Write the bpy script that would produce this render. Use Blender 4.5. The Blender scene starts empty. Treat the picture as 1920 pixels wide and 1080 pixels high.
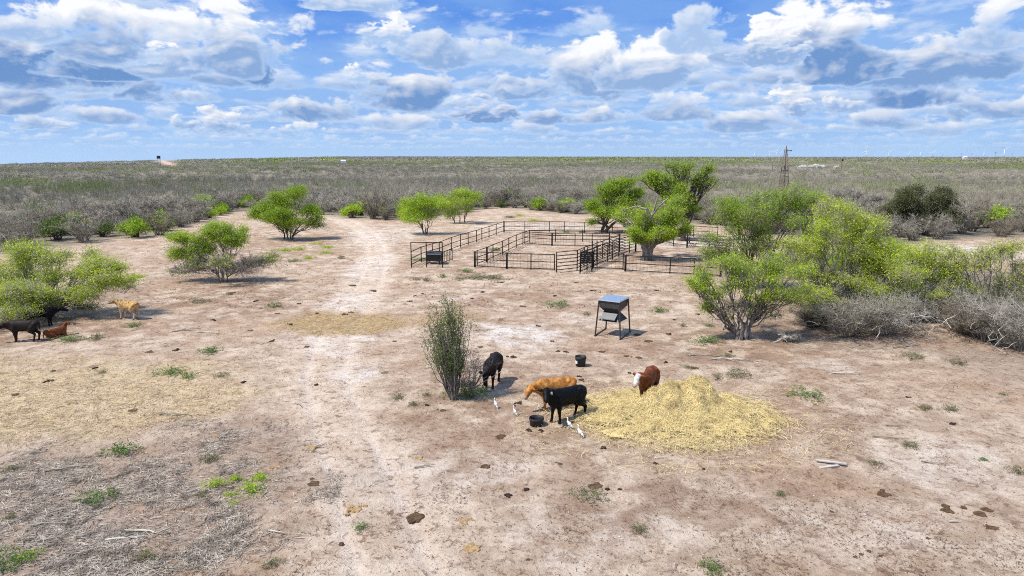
import bpy, bmesh, math, random
import numpy as np
from mathutils import Vector, Matrix

R = math.radians
random.seed(11)
rng = np.random.default_rng(11)
scene = bpy.context.scene
COL = scene.collection

# ------------------------------------------------------------------ camera numbers
F = 1300.0                      # focal length in pixels of a 1920 wide frame
CAMH = 9.8
PITCH = math.atan(249.0 / F)
SUN_EL, SUN_AZ = R(57), None
SUN_DIR = Vector((-0.93, -0.36, 0)).normalized() * math.cos(SUN_EL) + Vector((0, 0, math.sin(SUN_EL)))

# ------------------------------------------------------------------ value noise on the plane
def _hash(ix, iy, seed):
    n = (ix.astype(np.int64) * 374761393 + iy.astype(np.int64) * 668265263 + seed * 1442695041) & 0x7fffffff
    n = ((n ^ (n >> 13)) * 1274126177) & 0x7fffffff
    n = (n ^ (n >> 16)) & 0xffff
    return n / 65535.0

def vnoise(x, y, seed=0):
    x = np.asarray(x, float); y = np.asarray(y, float)
    ix = np.floor(x); iy = np.floor(y)
    fx = x - ix; fy = y - iy
    fx = fx * fx * (3 - 2 * fx); fy = fy * fy * (3 - 2 * fy)
    a = _hash(ix, iy, seed); b = _hash(ix + 1, iy, seed)
    c = _hash(ix, iy + 1, seed); d = _hash(ix + 1, iy + 1, seed)
    return (a * (1 - fx) + b * fx) * (1 - fy) + (c * (1 - fx) + d * fx) * fy

def fbm(x, y, seed=0, oct=4):
    s = 0; a = 0.5; t = 0
    for k in range(oct):
        s = s + a * vnoise(x * 2 ** k, y * 2 ** k, seed + 17 * k); t += a; a *= 0.5
    return s / t

def sstep(a, b, x):
    t = np.clip((np.asarray(x, float) - a) / (b - a), 0, 1)
    return t * t * (3 - 2 * t)

# ------------------------------------------------------------------ pixel -> flat ground
def ray(px, py):
    dx = (px - 960) / F; dy = (540 - py) / F
    c, s = math.cos(PITCH), math.sin(PITCH)
    return Vector((dx, c + dy * s, -s + dy * c))

def flat(px, py):
    d = ray(px, py)
    t = CAMH / -d.z
    return np.array((d.x * t, d.y * t))

def pxm(px, py):
    """pixels (1920 frame) per metre at the ground point under a pixel"""
    p = flat(px, py)
    zc = p[1] * math.cos(PITCH) + CAMH * math.sin(PITCH)
    return F / zc

ROAD = np.array([flat(*p) for p in ((800, 1180), (742, 1080), (690, 930), (640, 800), (612, 700), (640, 610), (692, 530),
                                     (706, 478), (688, 440), (640, 412), (560, 398), (470, 394))])
def _smooth_path(P, n=12):
    out = []
    for i in range(len(P) - 1):
        p0 = P[max(i - 1, 0)]; p1 = P[i]; p2 = P[i + 1]; p3 = P[min(i + 2, len(P) - 1)]
        for t in np.arange(n) / n:
            out.append(0.5 * ((2 * p1) + (-p0 + p2) * t + (2 * p0 - 5 * p1 + 4 * p2 - p3) * t * t + (-p0 + 3 * p1 - 3 * p2 + p3) * t ** 3))
    out.append(P[-1]); return np.array(out)
ROADP = _smooth_path(ROAD)

def road_dist(x, y):
    """signed lateral distance to the centre of the two-track road"""
    x = np.asarray(x, float).ravel(); y = np.asarray(y, float).ravel()
    best = np.full(x.shape, 1e9); sg = np.zeros(x.shape)
    near = (y < 150) & (np.abs(x) < 70)
    xn, yn = x[near], y[near]
    b = np.full(xn.shape, 1e9); s = np.zeros(xn.shape)
    for a, c in zip(ROADP[:-1], ROADP[1:]):
        d = c - a; L2 = d @ d + 1e-9
        t = np.clip(((xn - a[0]) * d[0] + (yn - a[1]) * d[1]) / L2, 0, 1)
        ex = xn - a[0] - t * d[0]; ey = yn - a[1] - t * d[1]
        q = np.hypot(ex, ey); m = q < b
        b = np.where(m, q, b); s = np.where(m, np.sign(d[0] * ey - d[1] * ex), s)
    best[near] = b; sg[near] = s
    return best, sg

MOUND = flat(1772, 628)
HAYC = flat(1285, 778)
def hay_mask(x, y):
    e = np.hypot((x - HAYC[0] + .5) / 4.3, (y - HAYC[1] + .1) / 3.3)
    return e + 0.42 * (fbm(np.asarray(x) * .9, np.asarray(y) * .9, 55, 3) - .5)

def H(x, y):
    """height of the ground"""
    x = np.asarray(x, float); y = np.asarray(y, float)
    r = np.hypot(x, y)
    az = np.degrees(np.arctan2(x, np.maximum(y, 1e-6)))
    az = np.where(y > 0, az, 0)
    near = 1 - sstep(120, 260, r)
    z = near * (0.16 * (fbm(x / 7, y / 7, 3, 3) - .5) + 0.05 * (vnoise(x / .9, y / .9, 5) - .5))
    z = z + near * 0.55 * np.exp(-(((x - MOUND[0]) / 2.2) ** 2 + ((y - MOUND[1]) / 1.8) ** 2))
    # rolling brush country, the far ridge and what lies behind it
    mid = sstep(180, 700, r)
    z = z + mid * 3.0 * (fbm(x / 420, y / 420, 9, 3) - .5) * (1 - sstep(1500, 2600, r))
    azp = np.array([-90, -45, -36.5, -25, -14, 0, 14, 24, 37, 60, 90.])
    tgt = np.array([-11, -11, -9.0, -1.0, 5.0, 3.5, 3.0, 3.0, 4.0, 4, 4.])
    zf = np.interp(az, azp, tgt)
    z = z + zf * sstep(350, 1500, r)
    z = z - np.where(r > 1700, (r - 1700) * .0125, 0) * (1 - sstep(-30, -10, az)) - 14 * sstep(1700, 5200, r)
    return z

def G(px, py):
    d = ray(px, py)
    t = CAMH / -d.z
    for _ in range(4):
        z = float(H(d.x * t, d.y * t)); t = (CAMH - z) / -d.z
    return Vector((d.x * t, d.y * t, CAMH + d.z * t))

def at_depth(px, py, Y):
    """the point on the pixel's ray whose world y is Y"""
    d = ray(px, py); t = Y / d.y
    return Vector((d.x * t, Y, CAMH + d.z * t))

def pix(p):
    """world -> pixel of the 1920 frame"""
    c, s = math.cos(PITCH), math.sin(PITCH)
    x, y, z = p[0], p[1], p[2] - CAMH
    zc = y * c - z * s; u = y * s + z * c
    return 960 + F * x / zc, 540 - F * u / zc

# ------------------------------------------------------------------ object helpers
def props(o, label=None, cat=None, group=None, kind=None):
    if label: o['label'] = label
    if cat: o['category'] = cat
    if group: o['group'] = group
    if kind: o['kind'] = kind
    return o

def empty(name, loc, rz=0.0, label=None, cat=None, group=None):
    o = bpy.data.objects.new(name, None); COL.objects.link(o)
    o.location = loc; o.rotation_euler = (0, 0, rz); o.empty_display_size = .2
    return props(o, label, cat, group)

def link(name, me, mat=None, parent=None, loc=None, rz=0.0):
    o = bpy.data.objects.new(name, me); COL.objects.link(o)
    if mat is not None and len(me.materials) == 0: me.materials.append(mat)
    if parent is not None: o.parent = parent
    if loc is not None: o.location = loc
    if rz: o.rotation_euler = (0, 0, rz)
    return o

def mesh_np(name, V, Q=None, T=None, smooth=False, fattr=None, vattr=None, vcol=None):
    """mesh from numpy arrays: V (n,3), Q quads (m,4), T triangles (k,3)"""
    me = bpy.data.meshes.new(name)
    V = np.asarray(V, np.float32).reshape(-1, 3)
    Q = np.zeros((0, 4), np.int32) if Q is None else np.asarray(Q, np.int32).reshape(-1, 4)
    T = np.zeros((0, 3), np.int32) if T is None else np.asarray(T, np.int32).reshape(-1, 3)
    me.vertices.add(len(V)); me.vertices.foreach_set('co', V.ravel())
    nl = Q.size + T.size
    me.loops.add(nl)
    me.loops.foreach_set('vertex_index', np.concatenate([Q.ravel(), T.ravel()]))
    npoly = len(Q) + len(T)
    me.polygons.add(npoly)
    st = np.concatenate([np.arange(len(Q)) * 4, len(Q) * 4 + np.arange(len(T)) * 3]).astype(np.int32)
    me.polygons.foreach_set('loop_start', st)
    me.polygons.foreach_set('use_smooth', np.full(npoly, bool(smooth)))
    if fattr is not None:
        for k, a in fattr.items():
            at = me.attributes.new(k, 'FLOAT', 'FACE'); at.data.foreach_set('value', np.asarray(a, np.float32).ravel())
    if vattr is not None:
        for k, a in vattr.items():
            at = me.attributes.new(k, 'FLOAT', 'POINT'); at.data.foreach_set('value', np.asarray(a, np.float32).ravel())
    if vcol is not None:
        for k, a in vcol.items():
            at = me.attributes.new(k, 'FLOAT_COLOR', 'POINT')
            a = np.asarray(a, np.float32)
            if a.shape[1] == 3: a = np.concatenate([a, np.ones((len(a), 1), np.float32)], 1)
            at.data.foreach_set('color', a.ravel())
    me.update(calc_edges=True)
    return me

class MB:
    """collects boxes, tubes and the like, then becomes ONE mesh"""
    def __init__(s): s.V = []; s.Q = []; s.T = []; s.n = 0
    def add(s, V, Q=None, T=None):
        V = np.asarray(V, float).reshape(-1, 3)
        if Q is not None and len(Q): s.Q.append(np.asarray(Q, int).reshape(-1, 4) + s.n)
        if T is not None and len(T): s.T.append(np.asarray(T, int).reshape(-1, 3) + s.n)
        s.V.append(V); s.n += len(V)
    def box(s, c, size, M=None):
        hx, hy, hz = np.array(size) / 2
        V = np.array([(x, y, z) for z in (-hz, hz) for y in (-hy, hy) for x in (-hx, hx)])
        if M is not None: V = V @ np.array(M.to_3x3()).T
        s.add(V + np.array(c), [(0, 2, 3, 1), (4, 5, 7, 6), (0, 1, 5, 4), (2, 6, 7, 3), (0, 4, 6, 2), (1, 3, 7, 5)])
    def hexa(s, bottom, top):
        s.add(list(bottom) + list(top), [(3, 2, 1, 0), (4, 5, 6, 7), (0, 1, 5, 4), (1, 2, 6, 5), (2, 3, 7, 6), (3, 0, 4, 7)])
    def tube(s, pts, rad, n=6, cap=True):
        P = np.asarray(pts, float); m = len(P)
        rad = np.full(m, rad) if np.isscalar(rad) else np.asarray(rad, float)
        d = np.gradient(P, axis=0) if m > 1 else np.array([[0, 0, 1.]])
        d /= np.linalg.norm(d, axis=1, keepdims=True) + 1e-9
        ref = np.where(np.abs(d[:, 2:3]) > .9, np.array([[1., 0, 0]]), np.array([[0, 0, 1.]]))
        ref = np.broadcast_to(ref[0], d.shape) if np.all(np.abs(d @ ref[0]) < .96) else ref
        u = np.cross(d, ref); u /= np.linalg.norm(u, axis=1, keepdims=True) + 1e-9
        v = np.cross(d, u)
        a = np.arange(n) / n * 2 * math.pi
        ring = P[:, None, :] + rad[:, None, None] * (np.cos(a)[None, :, None] * u[:, None, :] + np.sin(a)[None, :, None] * v[:, None, :])
        idx = np.arange(m * n).reshape(m, n)
        i0 = idx[:-1]; i1 = idx[1:]
        Q = np.stack([i0, np.roll(i0, -1, 1), np.roll(i1, -1, 1), i1], -1).reshape(-1, 4)
        T = []
        V = ring.reshape(-1, 3)
        if cap and n > 2:
            V = np.concatenate([V, P[:1], P[-1:]])
            c0, c1 = m * n, m * n + 1
            for k in range(n):
                T.append((c0, idx[0][(k + 1) % n], idx[0][k])); T.append((c1, idx[-1][k], idx[-1][(k + 1) % n]))
        s.add(V, Q, T)
    def build(s, name, mat, parent=None, smooth=False, loc=None, rz=0, **kw):
        me = s.mesh(name, smooth, **kw)
        return link(name, me, mat, parent, loc, rz)
    def mesh(s, name, smooth=False, **kw):
        V = np.concatenate(s.V) if s.V else np.zeros((0, 3))
        return mesh_np(name, V, np.concatenate(s.Q) if s.Q else None, np.concatenate(s.T) if s.T else None, smooth, **kw)

# ------------------------------------------------------------------ node helpers
class NT:
    def __init__(s, tree): s.t = tree; s.n = tree.nodes; s.l = tree.links
    def new(s, typ, **kw):
        nd = s.n.new(typ)
        for k, v in kw.items():
            if k in nd.inputs.keys() if False else False: pass
            setattr(nd, k, v)
        return nd
    def put(s, sock, v):
        if v is None: return
        if isinstance(v, bpy.types.NodeSocket): s.l.new(v, sock)
        else:
            if hasattr(sock.default_value, '__len__') and not hasattr(v, '__len__'): v = [v] * len(sock.default_value)
            if hasattr(v, '__len__') and len(v) == 3 and len(sock.default_value) == 4: v = (*v, 1)
            sock.default_value = v
    def math(s, op, a, b=None, c=None, clamp=False):
        nd = s.n.new('ShaderNodeMath'); nd.operation = op; nd.use_clamp = clamp
        for i, v in enumerate((a, b, c)): s.put(nd.inputs[i], v)
        return nd.outputs[0]
    def vmath(s, op, a, b=None, scale=None):
        nd = s.n.new('ShaderNodeVectorMath'); nd.operation = op
        s.put(nd.inputs[0], a)
        if b is not None: s.put(nd.inputs[1], b)
        if scale is not None: s.put(nd.inputs['Scale'], scale)
        return nd.outputs['Value'] if op in ('DOT_PRODUCT', 'LENGTH', 'DISTANCE') else nd.outputs[0]
    def mix(s, f, a, b, blend='MIX'):
        nd = s.n.new('ShaderNodeMix'); nd.data_type = 'RGBA'; nd.blend_type = blend; nd.clamp_factor = True
        s.put(nd.inputs[0], f); s.put(nd.inputs[6], a); s.put(nd.inputs[7], b)
        return nd.outputs[2]
    def fmix(s, f, a, b):
        nd = s.n.new('ShaderNodeMix'); nd.data_type = 'FLOAT'
        s.put(nd.inputs[0], f); s.put(nd.inputs[2], a); s.put(nd.inputs[3], b)
        return nd.outputs[0]
    def noise(s, vec, scale, detail=4, rough=.55, lac=2.0, dist=0.0, dims='3D'):
        nd = s.n.new('ShaderNodeTexNoise'); nd.noise_dimensions = dims
        if vec is not None: s.l.new(vec, nd.inputs['Vector'])
        nd.inputs['Scale'].default_value = scale; nd.inputs['Detail'].default_value = detail
        nd.inputs['Roughness'].default_value = rough; nd.inputs['Lacunarity'].default_value = lac
        nd.inputs['Distortion'].default_value = dist
        return nd.outputs[0]
    def smooth(s, x, a, b, lo=0., hi=1.):
        nd = s.n.new('ShaderNodeMapRange'); nd.interpolation_type = 'SMOOTHSTEP'
        s.put(nd.inputs[0], x); s.put(nd.inputs[1], a); s.put(nd.inputs[2], b); s.put(nd.inputs[3], lo); s.put(nd.inputs[4], hi)
        return nd.outputs[0]
    def attr(s, name, out='Fac'):
        nd = s.n.new('ShaderNodeAttribute'); nd.attribute_name = name
        return nd.outputs[out]

def material(name):
    m = bpy.data.materials.new(name); m.use_nodes = True
    m.node_tree.nodes.clear()
    nt = NT(m.node_tree)
    out = nt.n.new('ShaderNodeOutputMaterial')
    return m, nt, out

def principled(nt, out, color, rough=.8, spec=.3, metal=0., bump=None, bstr=.3, bdist=.02):
    b = nt.n.new('ShaderNodeBsdfPrincipled')
    nt.put(b.inputs['Base Color'], color); nt.put(b.inputs['Roughness'], rough)
    nt.put(b.inputs['Metallic'], metal); nt.put(b.inputs['Specular IOR Level'], spec)
    if bump is not None:
        bp = nt.n.new('ShaderNodeBump'); bp.inputs['Strength'].default_value = bstr; bp.inputs['Distance'].default_value = bdist
        nt.l.new(bump, bp.inputs['Height']); nt.l.new(bp.outputs[0], b.inputs['Normal'])
    nt.l.new(b.outputs[0], out.inputs[0])
    return b

def objcoord(nt):
    return nt.n.new('ShaderNodeTexCoord').outputs['Object']

def simple_mat(name, c1, c2=None, scale=6., rough=.8, spec=.3, metal=0., bump=.0, detail=4):
    m, nt, out = material(name)
    co = objcoord(nt)
    n = nt.noise(co, scale, detail)
    c = nt.mix(nt.smooth(n, .3, .7), c1, c2 if c2 is not None else tuple(x * .75 for x in c1))
    principled(nt, out, c, rough, spec, metal, n if bump else None, bump, .03)
    return m

# ------------------------------------------------------------------ camera, sun, sky
cam = bpy.data.cameras.new('camera'); cam_o = bpy.data.objects.new('camera', cam); COL.objects.link(cam_o)
cam.sensor_width = 36; cam.lens = 36 * F / 1920; cam.clip_end = 40000; cam.clip_start = .1
cam_o.location = (0, 0, CAMH); cam_o.rotation_euler = (math.pi / 2 - PITCH, 0, 0)
scene.camera = cam_o
scene.view_settings.view_transform = 'Standard'; scene.view_settings.look = 'None'
scene.view_settings.exposure = 0.62; scene.view_settings.gamma = 1
scene.cycles.use_denoising = False; scene.cycles.filter_width = 1.05
scene.cycles.max_bounces = 6; scene.cycles.diffuse_bounces = 3; scene.cycles.transparent_max_bounces = 4

sl = bpy.data.lights.new('sun', 'SUN'); sl.energy = 3.7; sl.angle = R(1.4); sl.color = (1, .945, .86)
so = bpy.data.objects.new('sun', sl); COL.objects.link(so); so.location = (-40, -20, 60)
so.rotation_euler = SUN_DIR.to_track_quat('Z', 'Y').to_euler()
# ------------------------------------------------------------------ sky with cumulus clouds, all in directions (azimuth, elevation)
def azel(px, py):
    d = ray(px, py).normalized()
    return math.atan2(d.x, d.y), math.asin(d.z)

# the big clouds of the photograph: centre x, base y, half width, height (pixels), brightness, darkness of the base
CLOUDS = [
    (60, 140, 175, 105, .55, 1.0), (215, 86, 112, 92, .95, .8), (345, 118, 90, 120, 1.0, .6), (440, 110, 84, 124, 1.05, .7), (522, 136, 88, 112, .5, 1.0), (60, 60, 90, 60, .9, .4), (165, 140, 110, 34, .25, 1.0),
    (300, 186, 110, 34, .3, .9), (40, 200, 90, 48, .35, .9), (270, 112, 60, 40, .9, .2),
    (735, 78, 58, 52, .95, .3), (830, 118, 120, 52, .35, .6), (690, 14, 150, 30, .35, .4), (690, 146, 40, 36, 1.1, .2), (770, 192, 120, 62, .45, .95), (920, 222, 70, 36, .4, .9),
    (1110, 158, 120, 112, 1.1, .7), (1240, 152, 110, 82, 1.0, .6), (1010, 172, 90, 50, .4, .7), (960, 110, 90, 40, .3, .3), (1330, 80, 80, 70, .3, .3),
    (1530, 112, 150, 150, 1.35, .95), (1440, 106, 70, 70, 1.1, .6), (1770, 140, 190, 100, .6, .8), (1880, 70, 110, 85, .85, .4), (1700, 190, 100, 50, .35, 1.0),
    (1480, 206, 62, 42, .9, .6), (1570, 204, 56, 40, .95, .5), (1270, 214, 80, 58, .75, .7), (1390, 165, 110, 46, .4, .6), (1860, 215, 110, 50, .55, .7),
    (585, 216, 110, 52, .6, .85), (560, 252, 60, 24, .7, .5), (400, 244, 70, 36, .7, .7), (150, 168, 80, 30, .7, .4), (200, 226, 110, 30, .45, .7), (80, 238, 60, 20, .5, .6),
    (1080, 226, 90, 32, .45, .8), (1400, 240, 110, 30, .5, .7), (1640, 236, 110, 34, .55, .7), (1760, 250, 90, 24, .6, .5), (720, 236, 90, 24, .6, .5), (960, 250, 110, 22, .6, .5),
]
def build_sky():
    w = bpy.data.worlds.new('World'); scene.world = w; w.use_nodes = True
    w.node_tree.nodes.clear(); nt = NT(w.node_tree)
    out = nt.n.new('ShaderNodeOutputWorld'); bg = nt.n.new('ShaderNodeBackground')
    sky = nt.n.new('ShaderNodeTexSky'); sky.sky_type = 'NISHITA'; sky.sun_disc = False
    sky.sun_elevation = SUN_EL
    sky.sun_rotation = math.atan2(SUN_DIR.x, SUN_DIR.y)
    sky.air_density = 1.0; sky.dust_density = .4; sky.ozone_density = 2.5
    g = nt.n.new('ShaderNodeTexCoord').outputs['Generated']
    sep = nt.n.new('ShaderNodeSeparateXYZ'); nt.l.new(g, sep.inputs[0])
    az = nt.math('ARCTAN2', sep.outputs[0], sep.outputs[1])
    el = nt.math('ARCSINE', sep.outputs[2])
    AE = [az, el]
    def chain(C):
        # ties a layer to the one before it, so that the layers are evaluated one after another
        t = nt.math('MULTIPLY', C, 1e-9)
        AE[0] = nt.math('ADD', az, t); AE[1] = nt.math('ADD', el, t)
    def coord(sx, sy, off, dx=0., dy=0.):
        az, el = AE
        c = nt.n.new('ShaderNodeCombineXYZ')
        nt.l.new(nt.math('MULTIPLY_ADD', az, sx, off + dx), c.inputs[0])
        nt.l.new(nt.math('MULTIPLY_ADD', el, sy, off * .7 + dy), c.inputs[1]); c.inputs[2].default_value = off
        return c.outputs[0]
    WHITE = (8.9, 8.95, 9.1); LIT = (4.6, 6.1, 8.5); DARK = (1.3, 2.7, 5.5); PALE = (3.3, 5.7, 9.0)
    # open sky
    blue = nt.mix(.62, sky.outputs[0], (.08, 2.0, 8.4))
    C = nt.mix(nt.smooth(el, .01, .19), PALE, blue)
    # thin lilac veil
    v = nt.noise(coord(5.0, 15., 4.), 1.0, 5, .55)
    C = nt.mix(nt.math('MULTIPLY', nt.smooth(v, .33, .56), nt.smooth(el, .135, .19, .95, .45)), C, (2.6, 4.5, 7.9))
    # shared billow noise, large and small, each with a copy moved towards the sun for the relief
    def billow(sx, sy, off, rough=.56, detail=6, dl=.16):
        a = nt.noise(coord(sx, sy, off), 1.0, detail, rough, 2.1, .25)
        b = nt.noise(coord(sx, sy, off, -dl * .8, dl), 1.0, 3, rough, 2.1, .25)
        return a, nt.math('SUBTRACT', a, b)
    bigN, bigE = billow(13., 22., 1.7)
    smlN, smlE = billow(30., 58., 9.3)
    def layer(C, dens, v, emb, bright, darkb, soft=.10, gain=2.0):
        a = nt.smooth(dens, 0.0, soft)
        thick = nt.smooth(dens, 0.03, .34)
        lit = nt.smooth(v, .02, .80)
        lit = nt.math('ADD', nt.math('MULTIPLY', lit, bright), nt.math('MULTIPLY', emb, gain))
        base = nt.mix(nt.math('MULTIPLY', thick, darkb), LIT, DARK)
        c = nt.mix(nt.math('MAXIMUM', lit, 0.0, clamp=True), base, WHITE)
        return nt.mix(a, C, c)
    # rows of small far clouds, lowest first; unseen top rows brightened as shadow fill
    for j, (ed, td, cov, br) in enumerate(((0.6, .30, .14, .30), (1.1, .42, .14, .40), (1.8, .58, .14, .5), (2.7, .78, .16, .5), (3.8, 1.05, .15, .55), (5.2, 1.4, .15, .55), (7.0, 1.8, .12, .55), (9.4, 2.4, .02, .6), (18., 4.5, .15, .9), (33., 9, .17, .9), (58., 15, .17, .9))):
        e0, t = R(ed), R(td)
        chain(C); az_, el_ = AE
        k = .75 / t
        wob = nt.noise(coord(9. / (1 + ed * .15), .0, 21. + j), 1.0, 2)
        vv = nt.math('DIVIDE', nt.math('SUBTRACT', el_, nt.math('MULTIPLY_ADD', wob, t * 1.3, e0 - t * .65)), t)
        n, e = billow(k * .42, k, 30. + 3.7 * j, .55, 5, .22)
        fall = nt.math('MAXIMUM', nt.math('MULTIPLY', vv, .30), nt.math('MULTIPLY', vv, -1.1))
        dens = nt.math('SUBTRACT', nt.math('ADD', n, -.47 + cov), nt.math('MULTIPLY', fall, .62))
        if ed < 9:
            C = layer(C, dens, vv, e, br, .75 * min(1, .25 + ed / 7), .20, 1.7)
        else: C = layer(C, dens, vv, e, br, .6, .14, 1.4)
    for i, (cx, by, hw, ht, br, db) in enumerate(sorted(CLOUDS, key=lambda c: -c[1])):
        chain(C); az_, el_ = AE
        a0, e0 = azel(cx, by); a1, _ = azel(cx + hw, by); _, e1 = azel(cx, by - ht)
        sw = a1 - a0; sh = e1 - e0
        uu = nt.math('DIVIDE', nt.math('SUBTRACT', az_, a0), sw)
        vv = nt.math('DIVIDE', nt.math('SUBTRACT', el_, e0), sh)
        up = nt.math('MAXIMUM', nt.math('MULTIPLY', vv, .92), nt.math('MULTIPLY', vv, -3.2))
        q = nt.math('ADD', nt.math('MULTIPLY', uu, uu), nt.math('MULTIPLY', up, up))
        N, E = (bigN, bigE) if hw > 78 else (smlN, smlE)
        dens = nt.math('SUBTRACT', nt.math('MULTIPLY_ADD', N, 2.3, -.80), nt.math('MULTIPLY', q, .36))
        C = layer(C, dens, vv, E, br, db, .20, 2.8)
    # the air near the horizon
    C = nt.mix(nt.smooth(el, -.012, .050, .80, 0.0), C, (4.3, 6.4, 9.0))
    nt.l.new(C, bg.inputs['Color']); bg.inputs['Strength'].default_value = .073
    nt.l.new(bg.outputs[0], out.inputs[0])
    w.cycles.sampling_method = 'NONE'
build_sky()
# ------------------------------------------------------------------ ground
def blob(x, y, px, py, rx, ry, soft=.6, warp=.5, seed=1, wscale=1.0):
    """soft-edged patch: centre and half axes given in pixels on the flat ground, edge broken by noise"""
    c = flat(px, py); sx = rx / pxm(px, py)
    a = flat(px, py - ry); b = flat(px, py + ry); sy = abs(a[1] - b[1]) / 2
    res = np.zeros(np.shape(x))
    q = np.hypot((x - c[0]) / sx, (y - c[1]) / sy)
    near = q < 1 + warp + soft
    xs, ys = x[near], y[near]
    qn = q[near] + warp * (fbm(xs / wscale, ys / wscale, seed, 4) - .5) * 2
    res[near] = 1 - sstep(1 - soft / 2, 1 + soft / 2, qn)
    return res

# where the brush begins (pixel row of its foot for each pixel column of the photograph)
BRUSH_X = np.array([-400, 0, 60, 130, 230, 300, 400, 440, 520, 640, 740, 800, 900, 930, 1060, 1150, 1400, 1560, 1640, 1830, 1920, 2300.])
BRUSH_Y = np.array([484, 478, 468, 462, 447, 440, 408, 398, 398, 408, 414, 410, 394, 390, 402, 406, 432, 466, 464, 450, 443, 440.])
_bp = np.array([flat(a, b) for a, b in zip(BRUSH_X, BRUSH_Y)])
BRUSH_AZ = np.arctan2(_bp[:, 0], _bp[:, 1]); BRUSH_R = np.hypot(_bp[:, 0], _bp[:, 1])
def brush_edge(x, y):
    """metres beyond the edge of the brush (negative inside the clearing)"""
    az = np.arctan2(x, np.maximum(y, 1e-6)); r = np.hypot(x, y)
    return r - np.interp(az, BRUSH_AZ, BRUSH_R) + 5 * (fbm(x / 9, y / 9, 31, 3) - .5)

def ground_masks(x, y):
    m = {}
    d, sg = road_dist(x, y)
    wob = .8 * (fbm(x / 2.5, y / 2.5, 12, 3) - .5)
    road = (1 - sstep(1.1, 2.5, d + wob)) * (.7 + .3 * fbm(x / 3, y / 3, 40, 3))
    m['road'] = road
    m['rut'] = np.exp(-((d - .85) / .22) ** 2) * (.4 + .6 * fbm(x / 2, y / 2, 41, 2))
    w = np.zeros_like(x)
    for i, (px, py, rx, ry, k) in enumerate(((668, 700, 48, 22, .8), (572, 711, 16, 3, 1.0), (980, 628, 84, 18, 1.0), (905, 612, 30, 9, .9), (650, 565, 50, 16, .75), (640, 635, 90, 26, .5),
                                             (690, 500, 36, 26, .6), (720, 440, 70, 16, .55), (1010, 425, 120, 5, .7), (1260, 455, 110, 9, .7), (845, 560, 24, 5, .6), (1560, 690, 60, 16, .35), (1760, 870, 150, 50, .30),
                                             (1090, 600, 46, 12, .35), (1830, 470, 90, 16, .75), (1100, 1000, 160, 60, .26), (820, 890, 160, 40, .30), (1830, 560, 100, 20, .35), (1640, 1000, 220, 60, .2))):
        w = np.maximum(w, k * blob(x, y, px, py, rx, ry, 1.0, .6, 60 + i, 1.6))
    m['white'] = w
    b = np.zeros_like(x)
    for i, (px, py, rx, ry, k) in enumerate(((430, 560, 190, 30, .8), (560, 450, 110, 16, .6), (1000, 740, 240, 70, .7), (1400, 650, 190, 40, .9), (900, 480, 120, 22, .5), (1050, 560, 220, 26, .55), (120, 620, 190, 26, .9),
                                             (1480, 760, 160, 60, .6), (1300, 930, 260, 60, .65), (560, 850, 90, 70, .5), (1150, 640, 120, 40, .5), (860, 800, 120, 60, .6), (1240, 480, 110, 22, .9), (480, 480, 130, 20, .5), (1800, 660, 110, 26, .5),
                                             (1640, 800, 160, 40, .35), (740, 460, 60, 14, .3))):
        b = np.maximum(b, k * blob(x, y, px, py, rx, ry, 1.1, .6, 90 + i, 2.2))
    m['brown'] = b
    s = blob(x, y, 140, 742, 300, 62, .7, .5, 120, 2.0)
    s = np.maximum(s, .5 * blob(x, y, 20, 700, 200, 40, 1.0, .5, 121, 2.0))
    m['straw'] = s
    m['gold'] = np.maximum(blob(x, y, 640, 606, 118, 22, .5, .45, 122, 1.8), .55 * blob(x, y, 780, 600, 100, 12, .8, .6, 123, 1.8))
    m['mulch'] = np.maximum(np.maximum(blob(x, y, 120, 960, 470, 130, .7, .55, 124, 2.0), .8 * blob(x, y, 430, 830, 140, 50, .8, .6, 125, 1.8)), .7 * blob(x, y, 1900, 690, 100, 40, 1.0, .6, 126, 2.0))
    e = brush_edge(x, y)
    m['floor'] = sstep(-3, 5, e)
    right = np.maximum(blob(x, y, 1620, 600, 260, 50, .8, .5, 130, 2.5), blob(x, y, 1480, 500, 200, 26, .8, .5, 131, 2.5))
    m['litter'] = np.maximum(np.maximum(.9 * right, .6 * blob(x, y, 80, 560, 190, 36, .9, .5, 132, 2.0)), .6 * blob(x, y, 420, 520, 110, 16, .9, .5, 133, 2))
    m['hay'] = 1 - sstep(.55, 1.10, hay_mask(x, y))
    m['far'] = sstep(150, 900, np.hypot(x, y))
    return m

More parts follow.
